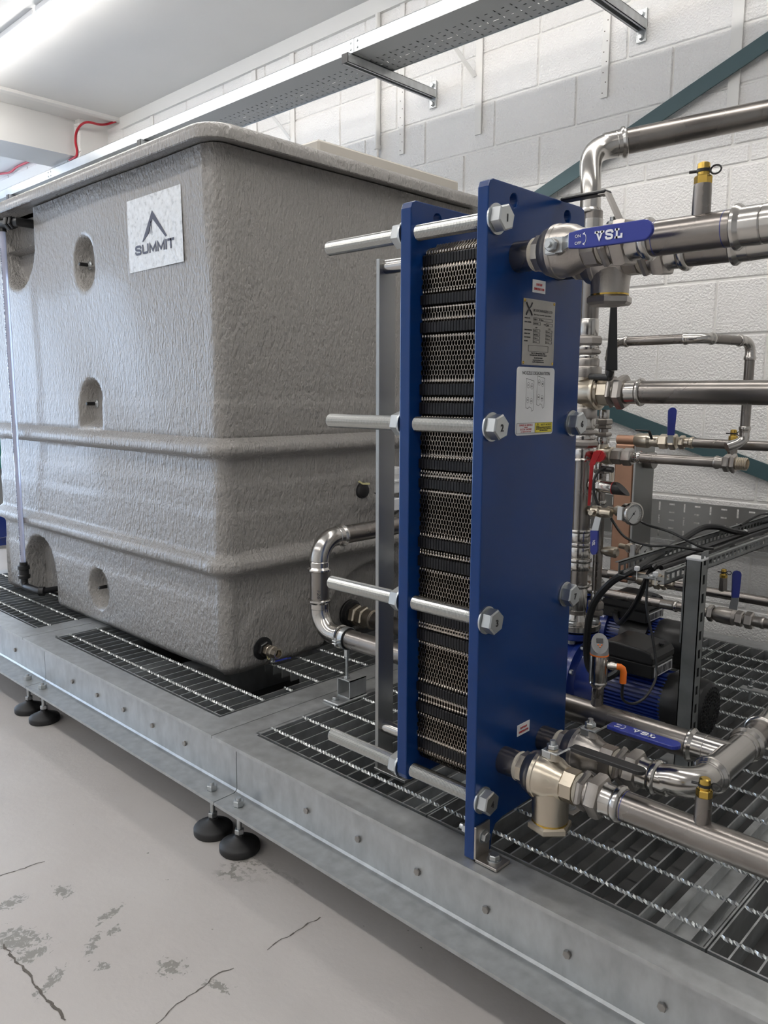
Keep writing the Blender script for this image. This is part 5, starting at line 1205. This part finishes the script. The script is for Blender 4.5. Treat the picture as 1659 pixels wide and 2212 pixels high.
bA, bB = at(1320, 893, 1, 3.34), at(1659, 1022, 1, 3.34); d_ = (bB-bA).normalized(); brace(bA-d_*.5, bB+d_*.3, .062, 'teal steel brace falling to the lower right behind the pipes')
# perforated tray on edge against the wall
wt = thing('wall_cable_tray', 'perforated metal tray fixed flat on the wall behind the gauges', 'cable tray', (-1.2, 3.33, .73))
mb = MB(); x = -2.2; k = 0
while x < -.3:
    w = .055
    v = .172/5
    for r in range(5 if k % 2 else 3):
        hh = .172/(5 if k % 2 else 3); za = .728+r*hh; hx_, hz_ = (.012, .0035) if k % 2 else (.0035, .018)
        xm_, zm_ = x+w/2, za+hh/2; vv = [(x, za), (x+w, za), (x+w, za+hh), (x, za+hh), (xm_-hx_, zm_-hz_), (xm_+hx_, zm_-hz_), (xm_+hx_, zm_+hz_), (xm_-hx_, zm_+hz_)]
        mb.add([(a, 3.300, b) for a, b in vv], [(0, 1, 5, 4), (1, 2, 6, 5), (2, 3, 7, 6), (3, 0, 4, 7)])
    x += w; k += 1
mb.build('perforated_base', 'steel', wt, smooth=False)
MB().box((-2.2, 3.292, .8985), (-.3, 3.3005, .900)).box((-2.2, 3.292, .726), (-.3, 3.3005, .7275)).build('tray_flange', 'galv', wt, smooth=False)
# red alarm cable by the ceiling
def CW(px, py, y): return at(px, py, 1, y)
cable([CW(250, 262, WY-.03), CW(232, 268, WY-.035), CW(215, 269, 3.25), CW(190, 264, 3.13), CW(175, 270, 3.12), CW(165, 285, 3.12), CW(163, 305, 3.12), CW(166, 325, 3.12), CW(164, 338, 3.12), CW(150, 346, 3.12)], .009, 'red cable running round the block pier under the ceiling', m='redcable')
cable([CW(84, 338, WY-.03), CW(62, 349, WY-.03), CW(36, 361, WY-.03), CW(22, 372, WY-.03), CW(0, 376, WY-.03), CW(-30, 384, WY-.03)], .010, 'red cable on the wall head at the far left', m='redcable')

# ================================================================ BEYOND THE TANK, FAR LEFT
q = at(5, 1155, 1, 1.95)
lp_ = thing('blue_motor', 'blue finned motor just visible past the left end of the tank', 'motor', (q.x, q.y, ZT))
pr = []
for i in range(32):
    for k, rr in ((0, .085), (.4, .085), (.5, .10), (.9, .10)): a_ = 2*PI*(i+k)/32; pr.append((math.cos(a_)*rr, math.sin(a_)*rr))
c = Vector((q.x-.30, q.y, .52))
MB().prism(pr, c, Y, Z, X*.26).build('motor_body', 'blue_pump', lp_, angle=20); MB().lathe(c+X*.26, X, [(0, .105), (.02, .108), (.03, .10)], 30).build('end_shield', 'blue_pump', lp_)
MB().box((c.x-.05, c.y-.06, ZT), (c.x+.2, c.y+.06, .44)).build('motor_foot', 'blue_pump', lp_)
cb_ = thing('control_cabinet', 'dark control cabinet with teal lower panel beyond the tank at the left edge', 'cabinet', (-7.4, 2.9, 0))
MB().bbox((-7.6, 2.55, 1.02), (-7.0, 3.25, 1.55), .01).build('cabinet_body', 'black', cb_)
MB().bbox((-7.6, 2.57, .70), (-7.02, 3.25, 1.00), .01).build('teal_panel', 'teal_eq', cb_); MB().box((-7.58, 2.6, 0), (-7.1, 3.2, .70)).build('cabinet_plinth', 'grey', cb_)
